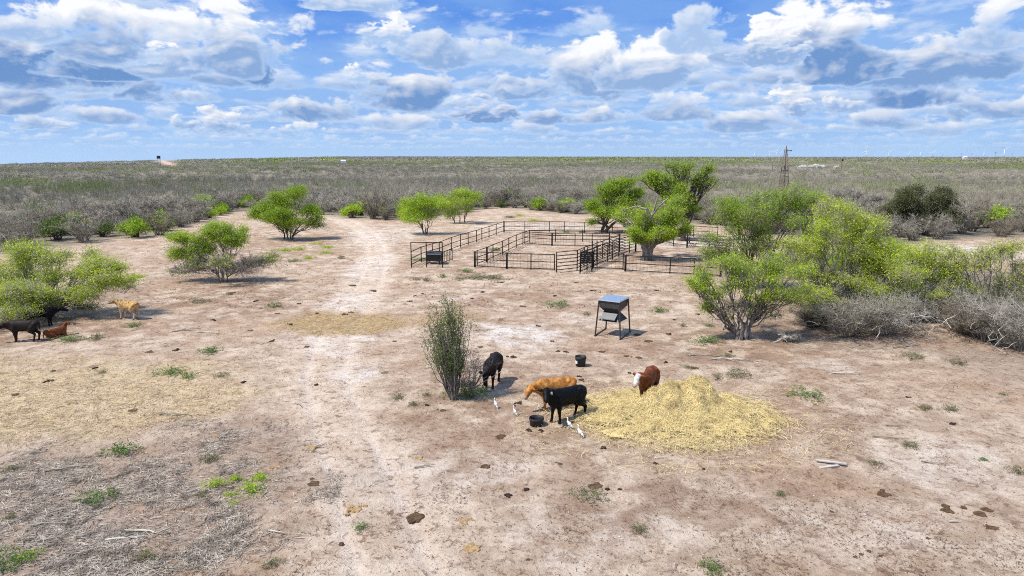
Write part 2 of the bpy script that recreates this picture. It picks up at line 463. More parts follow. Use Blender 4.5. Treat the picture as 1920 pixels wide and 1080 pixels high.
def ground_material():
    m, nt, out = material('sandy_ground')
    co = objcoord(nt)
    A = {k: nt.attr(k) for k in ('road', 'rut', 'white', 'brown', 'straw', 'gold', 'mulch', 'floor', 'litter', 'hay', 'far', 'track')}
    n_big = nt.noise(co, .16, 5, .6)
    n_mid = nt.noise(co, .75, 6, .62, 2.1, .4)
    n_sm = nt.noise(co, 3.2, 7, .74, 2.1, .6)
    n_fine = nt.noise(co, 11., 5, .7)
    n_grit = nt.noise(co, 34., 3, .7)
    # sand
    c = nt.mix(nt.smooth(n_mid, .34, .66), (.405, .298, .212), (.615, .495, .378))
    c = nt.mix(nt.math('MULTIPLY', nt.smooth(n_big, .42, .70), .6), c, (.37, .235, .145))
    bm = nt.math('MULTIPLY', A['brown'], nt.smooth(n_mid, .68, .36), clamp=True)
    c = nt.mix(nt.math('MULTIPLY', bm, .85), c, (.245, .152, .100))
    # pale packed sand of the road
    rm = nt.math('MULTIPLY', A['road'], nt.smooth(n_sm, .10, .50), clamp=True)
    c = nt.mix(nt.math('MULTIPLY', rm, .95), c, nt.mix(nt.smooth(n_mid, .35, .65), (.56, .435, .325), (.68, .56, .44)))
    wm = nt.math('MULTIPLY', A['white'], nt.smooth(nt.math('ADD', n_mid, nt.math('MULTIPLY', n_sm, .6)), .60, .92), clamp=True)
    c = nt.mix(wm, c, (.70, .64, .58))
    c = nt.mix(nt.math('MULTIPLY', A['rut'], .65), c, (.68, .58, .49))
    # pale wood chips and twigs spread at the left
    mm = nt.math('MULTIPLY', A['mulch'], nt.smooth(nt.math('ADD', n_mid, nt.math('MULTIPLY', n_fine, .35)), .46, .66), clamp=True)
    grey = nt.mix(nt.smooth(n_fine, .38, .62), (.23, .165, .12), (.48, .40, .325))
    c = nt.mix(nt.math('MULTIPLY', mm, .7), c, grey)
    # old trampled hay
    sm = nt.math('MULTIPLY', A['straw'], nt.smooth(nt.math('ADD', n_sm, nt.math('MULTIPLY', n_fine, .5)), .54, .84), clamp=True)
    c = nt.mix(nt.math('MULTIPLY', sm, .85), c, nt.mix(n_fine, (.50, .375, .20), (.76, .61, .37)))
    gm = nt.math('MULTIPLY', A['gold'], nt.smooth(nt.math('ADD', n_sm, nt.math('MULTIPLY', n_fine, .5)), .48, .80), clamp=True)
    c = nt.mix(nt.math('MULTIPLY', gm, .95), c, nt.mix(n_fine, (.28, .175, .070), (.52, .36, .165)))
    hm = nt.math('MULTIPLY', A['hay'], nt.smooth(n_fine, .28, .55), clamp=True)
    c = nt.mix(nt.math('MULTIPLY', hm, .9), c, nt.mix(n_grit, (.45, .35, .19), (.66, .54, .32)))
    # leaf litter under the trees and in the brush
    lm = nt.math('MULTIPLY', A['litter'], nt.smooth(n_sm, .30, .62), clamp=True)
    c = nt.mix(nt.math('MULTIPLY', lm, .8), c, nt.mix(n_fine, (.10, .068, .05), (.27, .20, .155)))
    fl = nt.mix(nt.smooth(n_mid, .3, .7), (.15, .13, .095), (.29, .25, .19))
    fl = nt.mix(nt.math('MULTIPLY', nt.smooth(nt.noise(co, .035, 4, .6), .52, .66), .5), fl, (.34, .28, .215))
    c = nt.mix(A['floor'], c, fl)
    nf = nt.noise(co, .006, 6, .62)
    farc = nt.mix(nt.smooth(nf, .38, .62), (.13, .12, .085), (.27, .24, .175))
    c = nt.mix(A['far'], c, farc)
    c = nt.mix(A['track'], c, (.52, .36, .26))
    # dark crumbs, seed heads and dead grass
    n_mot = nt.noise(co, 1.7, 8, .74, 2.2, .5)
    mot = nt.math('MULTIPLY', nt.smooth(n_mot, .515, .575), nt.smooth(n_big, .30, .62, .22, .68))
    c = nt.mix(nt.math('MULTIPLY', mot, nt.math('SUBTRACT', nt.math('SUBTRACT', 1.0, A['floor']), nt.math('MULTIPLY', A['road'], .55), clamp=True)), c, nt.mix(n_fine, (.245, .165, .115), (.395, .292, .218)))
    nearm = nt.math('SUBTRACT', 1.0, A['floor'])
    sp = nt.math('MULTIPLY', nt.smooth(n_sm, .53, .60), nt.smooth(n_mid, .70, .42), clamp=True)
    c = nt.mix(nt.math('MULTIPLY', nt.math('MULTIPLY', sp, nearm), .75), c, (.175, .100, .062))
    sp2 = nt.math('MULTIPLY', nt.smooth(n_fine, .57, .65), nt.math('MULTIPLY', nearm, nt.smooth(n_sm, .40, .58, .35, .95)), clamp=True)
    c = nt.mix(sp2, c, (.175, .105, .065))
    sp3 = nt.math('MULTIPLY', nt.smooth(n_grit, .62, .70), nt.math('MULTIPLY', nearm, .6), clamp=True)
    c = nt.mix(sp3, c, (.62, .55, .49))
    hgt = nt.math('ADD', nt.math('MULTIPLY', n_fine, .5), nt.math('ADD', nt.math('MULTIPLY', n_sm, 1.2), nt.math('MULTIPLY', n_grit, .25)))
    principled(nt, out, c, .95, .08, 0., hgt, .95, .10)
    return m

def build_ground():
    r = [2.5]
    while r[-1] < 10000: r.append(r[-1] * (1.0085 if r[-1] < 260 else 1.02))
    r = np.array(r)
    a = np.concatenate([np.arange(-180, -48, 6.), np.arange(-48, 48, .2), np.arange(48, 180, 6.)])
    a = np.radians(a)
    RR, AA = np.meshgrid(r, a, indexing='ij')
    X = (RR * np.sin(AA)).ravel(); Y = (RR * np.cos(AA)).ravel()
    ms = ground_masks(X, Y)
    Z = H(X, Y)
    d, _ = road_dist(X, Y)
    Z = Z - .05 * np.exp(-((d - .85) / .28) ** 2) * (np.hypot(X, Y) < 130)
    X = np.append(X, 0.0); Y = np.append(Y, 0.0); Z = np.append(Z, float(H(0., 0.01)))
    nr, na = len(r), len(a)
    idx = np.arange(nr * na).reshape(nr, na); nxt = np.roll(idx, -1, 1)
    Q = np.stack([idx[:-1], idx[1:], nxt[1:], nxt[:-1]], -1).reshape(-1, 4)
    Q = Q[:, ::-1]
    T = np.stack([np.full(na, nr * na), idx[0], nxt[0]], -1)[:, ::-1]
    # the far sand track that climbs the ridge at the left
    tr = np.zeros(len(X))
    TP = [flat_far(*p) for p in ((292, 301), (306, 303), (318, 307), (330, 311.5))]
    for p, q in zip(TP[:-1], TP[1:]):
        dd = q - p; t = np.clip(((X - p[0]) * dd[0] + (Y - p[1]) * dd[1]) / (dd @ dd), 0, 1)
        tr = np.maximum(tr, 1 - sstep(4, 9, np.hypot(X - p[0] - t * dd[0], Y - p[1] - t * dd[1])))
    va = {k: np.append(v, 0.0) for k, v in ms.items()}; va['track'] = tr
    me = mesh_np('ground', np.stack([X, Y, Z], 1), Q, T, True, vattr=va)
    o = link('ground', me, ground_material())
    props(o, 'bare sandy ranch clearing with a pale two-track road, brush floor beyond', 'ground', kind='structure')
    return o

def flat_far(px, py):
    p = G(px, py); return np.array((p.x, p.y))

def seen_ground(px, py, r0=60, r1=6000):
    """first point of the real terrain on a pixel's ray"""
    d = ray(px, py); d.normalize()
    ts = np.geomspace(r0, r1, 900)
    X = d.x * ts; Y = d.y * ts; Zr = CAMH + d.z * ts
    below = Zr < H(X, Y)
    k = int(np.argmax(below)) if below.any() else len(ts) - 1
    return Vector((X[k], Y[k], float(H(X[k], Y[k]))))
flat_far = lambda px, py: np.array(seen_ground(px, py).xy)
build_ground()
# ------------------------------------------------------------------ plants
def leaf_mat(name, c1, c2, c3, tr=.35):
    m, nt, out = material(name)
    t = nt.attr('tint'); co = objcoord(nt)
    n = nt.noise(co, .55, 3)
    c = nt.mix(t, c1, c2)
    c = nt.mix(nt.smooth(n, .48, .70), c, c3)
    d = nt.n.new('ShaderNodeBsdfPrincipled'); nt.put(d.inputs['Base Color'], c); d.inputs['Roughness'].default_value = .55; d.inputs['Specular IOR Level'].default_value = .25
    tl = nt.n.new('ShaderNodeBsdfTranslucent'); nt.put(tl.inputs[0], nt.mix(.5, c, (.16, .26, .02), 'ADD'))
    ms = nt.n.new('ShaderNodeMixShader'); ms.inputs[0].default_value = tr
    nt.l.new(d.outputs[0], ms.inputs[1]); nt.l.new(tl.outputs[0], ms.inputs[2]); nt.l.new(ms.outputs[0], out.inputs[0])
    return m

def bark_mat(name, c1, c2, scale=5.):
    m, nt, out = material(name)
    t = nt.attr('tint'); co = objcoord(nt)
    n = nt.noise(co, scale, 4, .6)
    c = nt.mix(t, c1, c2)
    c = nt.mix(nt.smooth(n, .35, .7), c, tuple(v * .5 for v in c1))
    principled(nt, out, c, .9, .15, 0, n, .5, .03)
    return m

MAT = {}
MAT['leaf_green'] = leaf_mat('mesquite_leaf', (.14, .245, .012), (.41, .55, .028), (.25, .39, .018))
MAT['leaf_yellow'] = leaf_mat('new_mesquite_leaf', (.29, .40, .020), (.60, .66, .055), (.42, .52, .032))
MAT['leaf_mid'] = leaf_mat('fresh_mesquite_leaf', (.20, .325, .014), (.52, .66, .034), (.33, .47, .020))
MAT['leaf_dark'] = leaf_mat('oak_leaf', (.060, .072, .026), (.18, .18, .075), (.105, .115, .045), .15)
MAT['leaf_olive'] = leaf_mat('shrub_leaf', (.065, .10, .024), (.17, .22, .05), (.12, .18, .03), .2)
MAT['weed'] = leaf_mat('weed_leaf', (.07, .13, .03), (.17, .26, .06), (.12, .18, .05), .25)
MAT['weed_dull'] = leaf_mat('dry_weed_leaf', (.13, .13, .06), (.25, .23, .12), (.16, .17, .08), .2)
MAT['bark'] = bark_mat('grey_bark', (.20, .17, .145), (.42, .38, .345))
MAT['bark_dark'] = bark_mat('dark_bark', (.085, .066, .054), (.20, .17, .15))
MAT['twig'] = bark_mat('bare_twig', (.225, .205, .160), (.53, .49, .405), 2.)
MAT['twig_pale'] = bark_mat('bleached_twig', (.33, .30, .25), (.60, .56, .48), 2.)
MAT['twig_brown'] = bark_mat('brown_twig', (.165, .140, .105), (.39, .34, .27), 2.)

class Plant:
    """branches (tubes) and leaves (small faces) gathered as arrays"""
    def __init__(s, seed): s.r = np.random.default_rng(seed); s.mb = MB(); s.tint = []; s.LV = []; s.LT = []; s.tips = []
    def branch(s, a, b, r0, r1, sag=0.0, wig=.12, n=5, sides=5, tint=None, bend=None):
        a = np.array(a, float); b = np.array(b, float); L = np.linalg.norm(b - a) + 1e-6
        t = np.linspace(0, 1, n)[:, None]
        P = a + (b - a) * t
        P[:, 2] += sag * L * 4 * (t * (1 - t))[:, 0]
        if bend is not None: P += np.array(bend) * 4 * t * (1 - t)
        w = s.r.normal(0, wig * L / n ** .5 * .6, (n, 3)); w[0] = 0; w[-1] = 0
        P += w
        f0 = sum(len(q) for q in s.mb.Q) + 0
        s.mb.tube(P, np.linspace(r0, r1, n), sides, cap=False)
        tv = s.r.uniform(0, 1) if tint is None else tint
        s.tint += [tv] * ((n - 1) * sides)
        return P
    def blade(s, a, b, w):
        """a fine twig: one three-sided sliver running to a point"""
        a = np.array(a); b = np.array(b); d = b - a
        u = np.cross(d, s.r.normal(size=3)); u /= np.linalg.norm(u) + 1e-9
        v = np.cross(d, u); v /= np.linalg.norm(v) + 1e-9
        s.mb.add([a + u * w, a - .5 * u * w + .87 * v * w, a - .5 * u * w - .87 * v * w, b], None, None)
        i = s.mb.n - 4
        s.mb.T.append(np.array([(i, i + 1, i + 3), (i + 1, i + 2, i + 3), (i + 2, i, i + 3)]))
        s.ttint = getattr(s, 'ttint', []); s.ttint += [s.r.uniform(0, 1)] * 3
    def leaves(s, C, n_each, rad, size, flat=.7, droop=.3, tint=None):
        """n_each leaf faces round every centre"""
        C = np.asarray(C).reshape(-1, 3); N = len(C) * n_each
        if N == 0: return
        c = np.repeat(C, n_each, 0)
        o = s.r.normal(0, 1, (N, 3)) * rad * np.array([1, 1, flat]) * .6
        c = c + o
        d = s.r.normal(0, 1, (N, 3)); d[:, 2] -= droop; d /= np.linalg.norm(d, axis=1, keepdims=True)
        u = np.cross(d, s.r.normal(0, 1, (N, 3)) + np.array([0, 0, .6])); u /= np.linalg.norm(u, axis=1, keepdims=True) + 1e-9
        sz = size * s.r.uniform(.6, 1.4, (N, 1))
        V = np.stack([c - d * sz * .5, c + u * sz * .19, c + d * sz * .5, c - u * sz * .19], 1)
        s.LV.append(V.reshape(-1, 3))
        base = np.repeat(s.r.uniform(.0, 1, len(C)), n_each) if tint is None else np.full(N, tint)
        s.LT.append(np.clip(base + s.r.normal(0, .18, N), 0, 1))
    def wood_mesh(s, name):
        Q = np.concatenate(s.mb.Q) if s.mb.Q else None
        T = np.concatenate(s.mb.T) if s.mb.T else None
        fa = np.array(s.tint + getattr(s, 'ttint', []))
        return mesh_np(name, np.concatenate(s.mb.V), Q, T, True, fattr={'tint': fa})
    def leaf_mesh(s, name):
        V = np.concatenate(s.LV); n = len(V) // 4
        return mesh_np(name, V, np.arange(n * 4).reshape(-1, 4), None, False, fattr={'tint': np.concatenate(s.LT)})

def grow_tree(seed, stems, lobes, h, sub=(9, 6), r_trunk=.16, leaf=(26, .10, .34), bare=.25, twigs=3, fork=.3, wig=.16, tint=None, leaf_bottom=-.35, deadlimbs=0, sides=6, grey=1.0):
    """stems: foot points; lobes: (x, y, z, rx, ry, rz) crown masses in metres; leaves sit round the twigs of each mass"""
    p = Plant(seed); r = p.r
    feet = [np.array((sx, sy, -.12)) for sx, sy in stems]
    LC = np.array([l[:3] for l in lobes])
    forks = []
    for f in feet:
        aim = LC[np.argmin(np.linalg.norm(LC[:, :2] - f[:2], axis=1))]
        top = f + (aim - f) * fork + np.array((0, 0, h * .05))
        forks.append(p.branch(f, top, r_trunk * 1.15, r_trunk * .82, 0, .14, 6, 8, .5))
    for li, l in enumerate(lobes):
        c = np.array(l[:3]); rad = np.array(l[3:6]); dens = l[6] if len(l) > 6 else 1.0
        fk = min(forks, key=lambda P: np.linalg.norm(P[-1][:2] - c[:2]))
        st = fk[r.integers(3, 6)]
        limb = p.branch(st, c - np.array((0, 0, rad[2] * .35)), r_trunk * (.62 if li % 3 == 0 else .34), r_trunk * .16, .06, wig, 8, 6)
        ns = max(3, int(sub[0] * (rad[0] * rad[1] * rad[2]) ** .4))
        for k in range(ns):
            d = r.normal(size=3); d /= np.linalg.norm(d)
            if d[2] < leaf_bottom: d[2] = abs(d[2]) * .4
            q = c + d * rad * r.uniform(.45, .85)
            br = p.branch(limb[r.integers(3, 8)], q, r_trunk * .22, r_trunk * .09, .05, .16, 5, 4)
            tips = []
            for j in range(sub[1]):
                e = r.normal(size=3); e /= np.linalg.norm(e); e[2] = e[2] * .6 + .12
                t = br[r.integers(2, 5)] + e * rad.mean() * r.uniform(.3, .62)
                p.branch(br[r.integers(2, 5)], t, r_trunk * .075, r_trunk * .03, 0, .2, 3, 3)
                tips.append(t)
                for _ in range(twigs):
                    e2 = r.normal(size=3); p.blade(t - (t - br[2]) * r.uniform(0, .5), t + e2 / np.linalg.norm(e2) * rad.mean() * .28, .008)
            tips = np.array(tips)
            if r.uniform() > bare * (1.4 if d[2] < 0 else .7):
                keep = tips[r.uniform(size=len(tips)) < dens]
                p.leaves(keep, int(leaf[0] * .90), leaf[2] * 1.12, leaf[1] * .84, tint=tint)
        # leafless grey twigs through the mass
        for k in range(int(grey * rad[0] * rad[2] * 16)):
            d = r.normal(size=3); d /= np.linalg.norm(d); a = c + d * rad * r.uniform(.2, .85)
            e = d * .7 + r.normal(0, .6, 3); e /= np.linalg.norm(e); L = r.uniform(.35, .9)
            p.blade(a, a + e * L, .011)
            for _ in range(2):
                f = e + r.normal(0, .7, 3); p.blade(a + e * L * r.uniform(.3, .8), a + e * L * .6 + f * L * .4, .007)
    for _ in range(deadlimbs):
        c = LC[r.integers(len(LC))]; a = forks[0][-1]
        q = a + (c - a) * r.uniform(.6, 1.2) + r.normal(0, .5, 3)
        p.branch(a, q, r_trunk * .3, .02, .05, .2, 6, 5, 1.0)
    return p

def place_tree(name, label, cat, p, loc, bark, leafm, rz=0, group=None):
    e = empty(name, loc, rz, label, cat, group)
    link('trunk', p.wood_mesh('trunk'), bark, e)
    if p.LV: link('crown', p.leaf_mesh('crown'), leafm, e)
    return e

def split_lobes(seed, lobes):
    """breaks every crown mass into smaller uneven ones"""
    r = np.random.default_rng(seed + 5000); out = []
    for l in lobes:
        c = np.array(l[:3]); rad = np.array(l[3:6])
        for k in range(3):
            o = r.normal(0, .42, 3) * rad * np.array((1, 1, .7)); f = r.uniform(.48, .74)
            out.append(tuple(c + o) + tuple(rad * f * r.uniform(.85, 1.2, 3)) + tuple(l[6:7]))
    return out

def tree_at(seed, label, px, py, lobes_px, stems=((0, 0),), name='mesquite_tree', cat='tree', bark='bark', leafm='leaf_mid', depth=.55, snags=(), **kw):
    """foot at a ground pixel; crown masses given as (px, py, rx, ry, depth offset in m[, density]) seen from the camera"""
    g = G(px, py); s = F / (g.y * math.cos(PITCH) + CAMH * math.sin(PITCH))
    lobes = []; hmax = 0
    for L in lobes_px:
        x, y, rx, ry, dy = L[:5]
        w = at_depth(x, y, g.y + dy)
        sc = F / (w.y * math.cos(PITCH) + (CAMH - w.z) * math.sin(PITCH))
        lobes.append((w.x - g.x, dy, w.z - g.z, rx / sc, rx / sc * depth * 1.6, ry / sc) + tuple(L[5:6])); hmax = max(hmax, w.z - g.z + ry / sc)
    p = grow_tree(seed, stems, split_lobes(seed, lobes), hmax, **kw)
    for sn in snags:
        pts = [at_depth(x, y, g.y + dy) - g for x, y, dy in sn[1:]]
        for a, b, k in zip(pts[:-1], pts[1:], range(9)):
            p.branch(a, b, sn[0] * (1 - .22 * k), sn[0] * (1 - .22 * (k + 1)), 0, .05, 4, 7, .7)
    return place_tree(name, label, cat, p, g, MAT[bark], MAT[leafm])

def bare_bush(seed, w, h, stems=14, kids=7, twig=.014, r0=.03, sides=3, lean=.9, fine=4):
    """leafless many-stemmed thorn brush"""
    p = Plant(seed); r = p.r
    for i in range(stems):
        a = r.uniform(0, 2 * math.pi); rr = r.uniform(.25, 1) ** .7
        b0 = np.array((math.cos(a), math.sin(a), 0)) * w * .10 * r.uniform(.2, 1) + np.array((0, 0, -.05))
        tip = np.array((math.cos(a) * w * .5 * rr * lean, math.sin(a) * w * .5 * rr * lean, h * r.uniform(.55, 1) * (1 - .35 * rr * rr)))
        P = p.branch(b0, tip, r0, r0 * .35, .10, .16, 5, sides)
        for k in range(kids):
            d = r.normal(size=3); d[2] = abs(d[2]) * .7 + .1; d /= np.linalg.norm(d)
            q0 = P[r.integers(1, 5)]; q = q0 + d * np.array((w, w, h * 1.1)) * .24 * r.uniform(.5, 1.2)
            p.blade(q0, q, twig)
            for _ in range(fine):
                e = r.normal(size=3); e[2] += .3; e /= np.linalg.norm(e)
                s0 = q0 + (q - q0) * r.uniform(.2, .9)
                p.blade(s0, s0 + e * w * .13 * r.uniform(.5, 1.3), twig * .6)
    return p

# ------------------------------------------------------------------ the trees one can tell apart
def build_trees():
    t = tree_at
    # corral mesquites
    p0 = t(101, 'gnarled mesquite with a pale split trunk standing inside the corral', 1213, 488,
      [(1206, 412, 32, 24, .3), (1262, 408, 36, 26, -.3), (1238, 434, 28, 14, -1.2), (1200, 430, 24, 22, -.3), (1288, 434, 18, 22, -.2), (1264, 434, 24, 18, -.5), (1212, 420, 24, 14, .6), (1225, 382, 42, 14, 1.4), (1188, 448, 12, 14, -.3), (1170, 400, 26, 20, 1.0, .7)],
      stems=((-.18, 0), (.32, .1)), leafm='leaf_mid', r_trunk=.34, leaf=(40, .14, .36), sub=(10, 7), bare=.04, deadlimbs=2, fork=.45, grey=.8, snags=((.12, (1222, 404, -1.5), (1236, 386, -1.6), (1253, 372, -1.7)), (.10, (1223, 402, -1.5), (1228, 386, -1.6), (1232, 373, -1.7)), (.07, (1238, 386, -1.6), (1250, 384, -1.8)), (.14, (1224, 412, -1.3), (1212, 392, -1.4), (1192, 387, -1.2), (1174, 392, -.8))))
    t(102, 'dark trunked mesquite leaning behind the corral, left of the taller tree', 1130, 436,
      [(1128, 366, 32, 26, 0), (1165, 352, 34, 22, .5), (1150, 395, 42, 20, -.5), (1180, 382, 26, 22, 0), (1118, 398, 22, 16, 0), (1112, 418, 14, 12, -.4, .7), (1195, 395, 24, 22, 0), (1175, 345, 24, 16, 0), (1195, 365, 22, 18, .4), (1110, 380, 14, 18, 0)],
      stems=((0, 0), (.5, 0)), snags=((.24, (1132, 436, 0), (1145, 424, -.6), (1160, 410, -.8), (1174, 393, -.8)),), bark='bark_dark', leafm='leaf_green', r_trunk=.20, leaf=(34, .20, .48), sub=(8, 6), bare=.12)
    t(103, 'tallest mesquite, its high crown crossing the skyline behind the corral', 1283, 452,
      [(1236, 326, 30, 13, 0), (1280, 314, 34, 13, 0), (1316, 322, 18, 15, 0, .8), (1262, 344, 38, 13, 0), (1226, 342, 18, 11, 0), (1305, 340, 26, 12, 0, .5), (1305, 372, 28, 18, 0, .9), (1255, 372, 26, 16, .4), (1214, 330, 14, 14, 0, .7), (1328, 345, 14, 14, 0, .7), (1296, 392, 26, 14, 0, .7)],
      stems=((0, 0),), bark='bark_dark', leafm='leaf_green', r_trunk=.30, leaf=(34, .19, .46), sub=(9, 6), bare=.22, fork=.45, deadlimbs=3)
    # left of the corral
    t(104, 'round bright green mesquite shrub left of the corral fence', 797, 439,
      [(775, 388, 24, 22, 0), (800, 376, 28, 20, 0), (825, 385, 22, 24, 0), (795, 400, 36, 16, -.5), (765, 405, 18, 12, 0)],
      stems=((0, 0), (.2, .1), (-.2, 0)), leafm='leaf_mid', r_trunk=.09, leaf=(40, .17, .45), sub=(8, 6), bare=.05, fork=.22)
    t(105, 'wide green mesquite with grey twigs behind the round shrub', 862, 419,
      [(845, 368, 26, 16, 0), (880, 366, 26, 16, 0), (868, 386, 36, 18, 0, .8), (895, 372, 14, 16, 0, .7), (840, 398, 22, 14, 0, .5)],
      stems=((0, 0), (.8, .2), (-.7, .1)), leafm='leaf_mid', grey=1.6, r_trunk=.08, leaf=(36, .18, .5), sub=(8, 6), bare=.2, fork=.2)
    t(106, 'spreading mesquite with many dark stems beside the sand road', 540, 449,
      [(500, 385, 32, 22, 0), (535, 372, 36, 20, 0), (570, 392, 32, 20, 0), (535, 398, 42, 18, -.8), (560, 412, 28, 14, -1.0), (500, 410, 24, 16, 0, .8), (592, 402, 16, 12, 0, .8), (480, 398, 22, 16, .2, .9), (530, 424, 44, 14, -.4, .25), (575, 422, 26, 10, 0, .2), (555, 362, 26, 12, 0)],
      stems=((0, 0), (.3, .1), (-.4, 0), (.6, 0)), bark='bark_dark', leafm='leaf_green', r_trunk=.085, leaf=(40, .17, .48), sub=(9, 6), bare=.08, fork=.22, twigs=5)
    t(107, 'low mesquite, half leafless grey twigs, green only on top and left', 418, 529,
      [(345, 450, 34, 24, 0), (325, 475, 28, 18, 0, .95), (375, 462, 32, 18, .3, .8), (430, 430, 36, 20, .6), (460, 440, 26, 18, .4), (405, 480, 46, 26, 0, .12), (455, 490, 50, 22, 0, .05), (370, 500, 50, 16, 0, .05), (440, 505, 60, 14, -.2, .03), (340, 505, 30, 10, 0, .05), (505, 482, 26, 14, 0, .2), (400, 425, 18, 14, .6, .7)],
      stems=((0, 0), (.3, .1), (-.3, 0), (.1, -.2), (-.15, .2)), bark='bark', leafm='leaf_mid', grey=4.0, r_trunk=.06, leaf=(40, .14, .32), sub=(11, 7), bare=.05, fork=.16, twigs=7, wig=.2)
    t(108, 'big yellow-green mesquite shading the cattle at the left edge', 78, 592,
      [(20, 480, 50, 28, .4), (70, 470, 44, 26, .6, .8), (-30, 520, 60, 34, 0), (30, 545, 52, 26, -.8), (110, 520, 50, 26, 0, .7), (165, 500, 44, 24, .3, .9), (200, 515, 40, 22, 0, .9), (190, 545, 44, 18, -.4, .7), (110, 560, 50, 18, -1, .35), (232, 528, 24, 24, 0, .9), (215, 500, 34, 20, .2, .9), (60, 515, 50, 22, 1.2, .5), (60, 570, 60, 16, -1.6, .5), (150, 560, 60, 18, .2, .2), (10, 580, 40, 16, -1.8, .6), (130, 480, 30, 18, .8, .5), (60, 555, 70, 18, -1.2, .8), (160, 575, 50, 12, .4, .15), (10, 590, 50, 16, -3.6, .5), (-20, 550, 60, 26, -2.6), (50, 545, 60, 20, -2.2, .45), (140, 545, 50, 16, -1.0, .5), (66, 582, 44, 14, -3.0, .35)],
      stems=((0, 0), (-.5, .2), (.5, .15), (.2, .5)), bark='twig_pale', leafm='leaf_yellow', grey=3.0, r_trunk=.09, leaf=(36, .13, .36), sub=(9, 7), bare=.08, fork=.2, twigs=6, wig=.2)
    # right clump
    t(109, 'green mesquite with a thick stubby grey base right of the metal feeder', 1392, 636,
      [(1318, 512, 30, 22, 0), (1365, 495, 40, 22, 0), (1420, 490, 44, 24, 0), (1470, 515, 38, 26, 0, .9), (1340, 545, 38, 22, -.3, .7), (1450, 550, 50, 24, -.5, .6), (1400, 530, 44, 24, -.3, .4), (1322, 572, 16, 16, 0, .6), (1500, 540, 34, 26, 0, .8), (1380, 570, 60, 24, 0, .12), (1450, 585, 50, 20, .3, .15), (1300, 530, 18, 20, 0, .7), (1400, 512, 60, 18, .6, .9), (1480, 492, 34, 20, .5, .8)],
      stems=((0, 0), (.3, .15), (-.25, .05), (.1, .3), (-.4, .2), (.45, .35), (.15, -.1), (-.15, .3), (-.1, -.12)), bark='bark', leafm='leaf_mid', grey=2.2, r_trunk=.10, leaf=(40, .10, .27), sub=(9, 7), bare=.08, fork=.2, twigs=6, wig=.2)
    t(110, 'tall broad green mesquite behind the corral corner, below the windmill tower', 1420, 540,
      [(1400, 385, 44, 26, 0), (1450, 370, 48, 24, 0), (1495, 378, 34, 22, 0), (1380, 425, 44, 28, 0, .7), (1440, 415, 50, 28, 0, .6), (1490, 420, 44, 30, 0, .9), (1345, 445, 34, 22, 0, .45), (1360, 478, 36, 18, 0, .5), (1420, 460, 60, 26, 0, .35), (1470, 465, 50, 26, 0, .6), (1420, 395, 60, 22, -.4, .9), (1325, 470, 26, 16, 0, .5), (1400, 495, 50, 18, 0, .2)],
      stems=((0, 0), (.6, .1), (-.5, .2)), bark='bark', leafm='leaf_green', grey=1.4, r_trunk=.11, leaf=(40, .13, .38), sub=(8, 7), bare=.08, fork=.28, twigs=4)
    t(111, 'bright yellow-green mesquite in the middle of the right thicket', 1560, 606,
      [(1590, 395, 40, 24, .5, .9), (1550, 420, 40, 26, .5), (1640, 410, 44, 22, .5, .9), (1530, 470, 50, 30, 0), (1590, 460, 50, 30, 0, .9), (1650, 450, 34, 24, .5, .7), (1560, 520, 50, 28, -.5, .9), (1620, 500, 40, 26, 0, .8), (1600, 545, 46, 22, -1, .5), (1500, 500, 40, 24, .4, .9), (1535, 440, 40, 22, .2, .9), (1610, 430, 46, 22, .6, .9), (1570, 575, 60, 20, 0, .2), (1510, 545, 40, 22, -.6, .7), (1640, 480, 44, 24, .4, .8), (1530, 572, 44, 20, -.8, .8), (1590, 575, 40, 18, -1, .6), (1480, 560, 34, 18, -.3, .6), (1550, 385, 30, 16, .4, .8), (1500, 450, 36, 22, .4, .9)],
      stems=((0, 0), (.5, .2), (-.5, .3), (.9, .5)), bark='twig_pale', leafm='leaf_yellow', grey=1.6, r_trunk=.09, leaf=(42, .115, .30), sub=(8, 7), bare=.06, fork=.26, twigs=4)
    t(112, 'yellow-green mesquite at the right end of the thicket, above grey brush', 1700, 606,
      [(1660, 470, 40, 22, 0), (1710, 465, 44, 22, 0), (1750, 478, 30, 20, 0, .9), (1690, 510, 50, 26, -.4, .9), (1640, 530, 40, 24, -.5, .9), (1735, 515, 40, 20, 0, .7), (1700, 545, 44, 20, -.6, .5), (1655, 500, 44, 22, .3, .9), (1700, 488, 50, 18, .3, .9), (1680, 570, 60, 18, -.3, .2), (1745, 550, 40, 18, 0, .5), (1640, 560, 40, 18, 0, .6), (1680, 572, 44, 16, -.8, .6), (1770, 500, 34, 18, .2, .8)],
      stems=((0, 0), (.5, .2), (-.6, .1)), bark='twig_pale', leafm='leaf_yellow', grey=1.8, r_trunk=.08, leaf=(40, .115, .30), sub=(8, 7), bare=.08, fork=.24, twigs=5)
    t(116, 'yellow-green mesquite half hidden between the two thicket trees', 1640, 560,
      [(1600, 470, 50, 24, 0, .9), (1660, 462, 46, 22, 0, .9), (1630, 495, 60, 24, 0, .9), (1700, 480, 44, 20, .4, .9), (1560, 490, 44, 24, 0, .9), (1640, 525, 60, 20, 0, .6)],
      stems=((0, 0), (.5, .2), (-.6, .1)), bark='bark', leafm='leaf_mid', grey=1.6, r_trunk=.09, leaf=(40, .115, .32), sub=(8, 7), bare=.06, fork=.24, twigs=5)
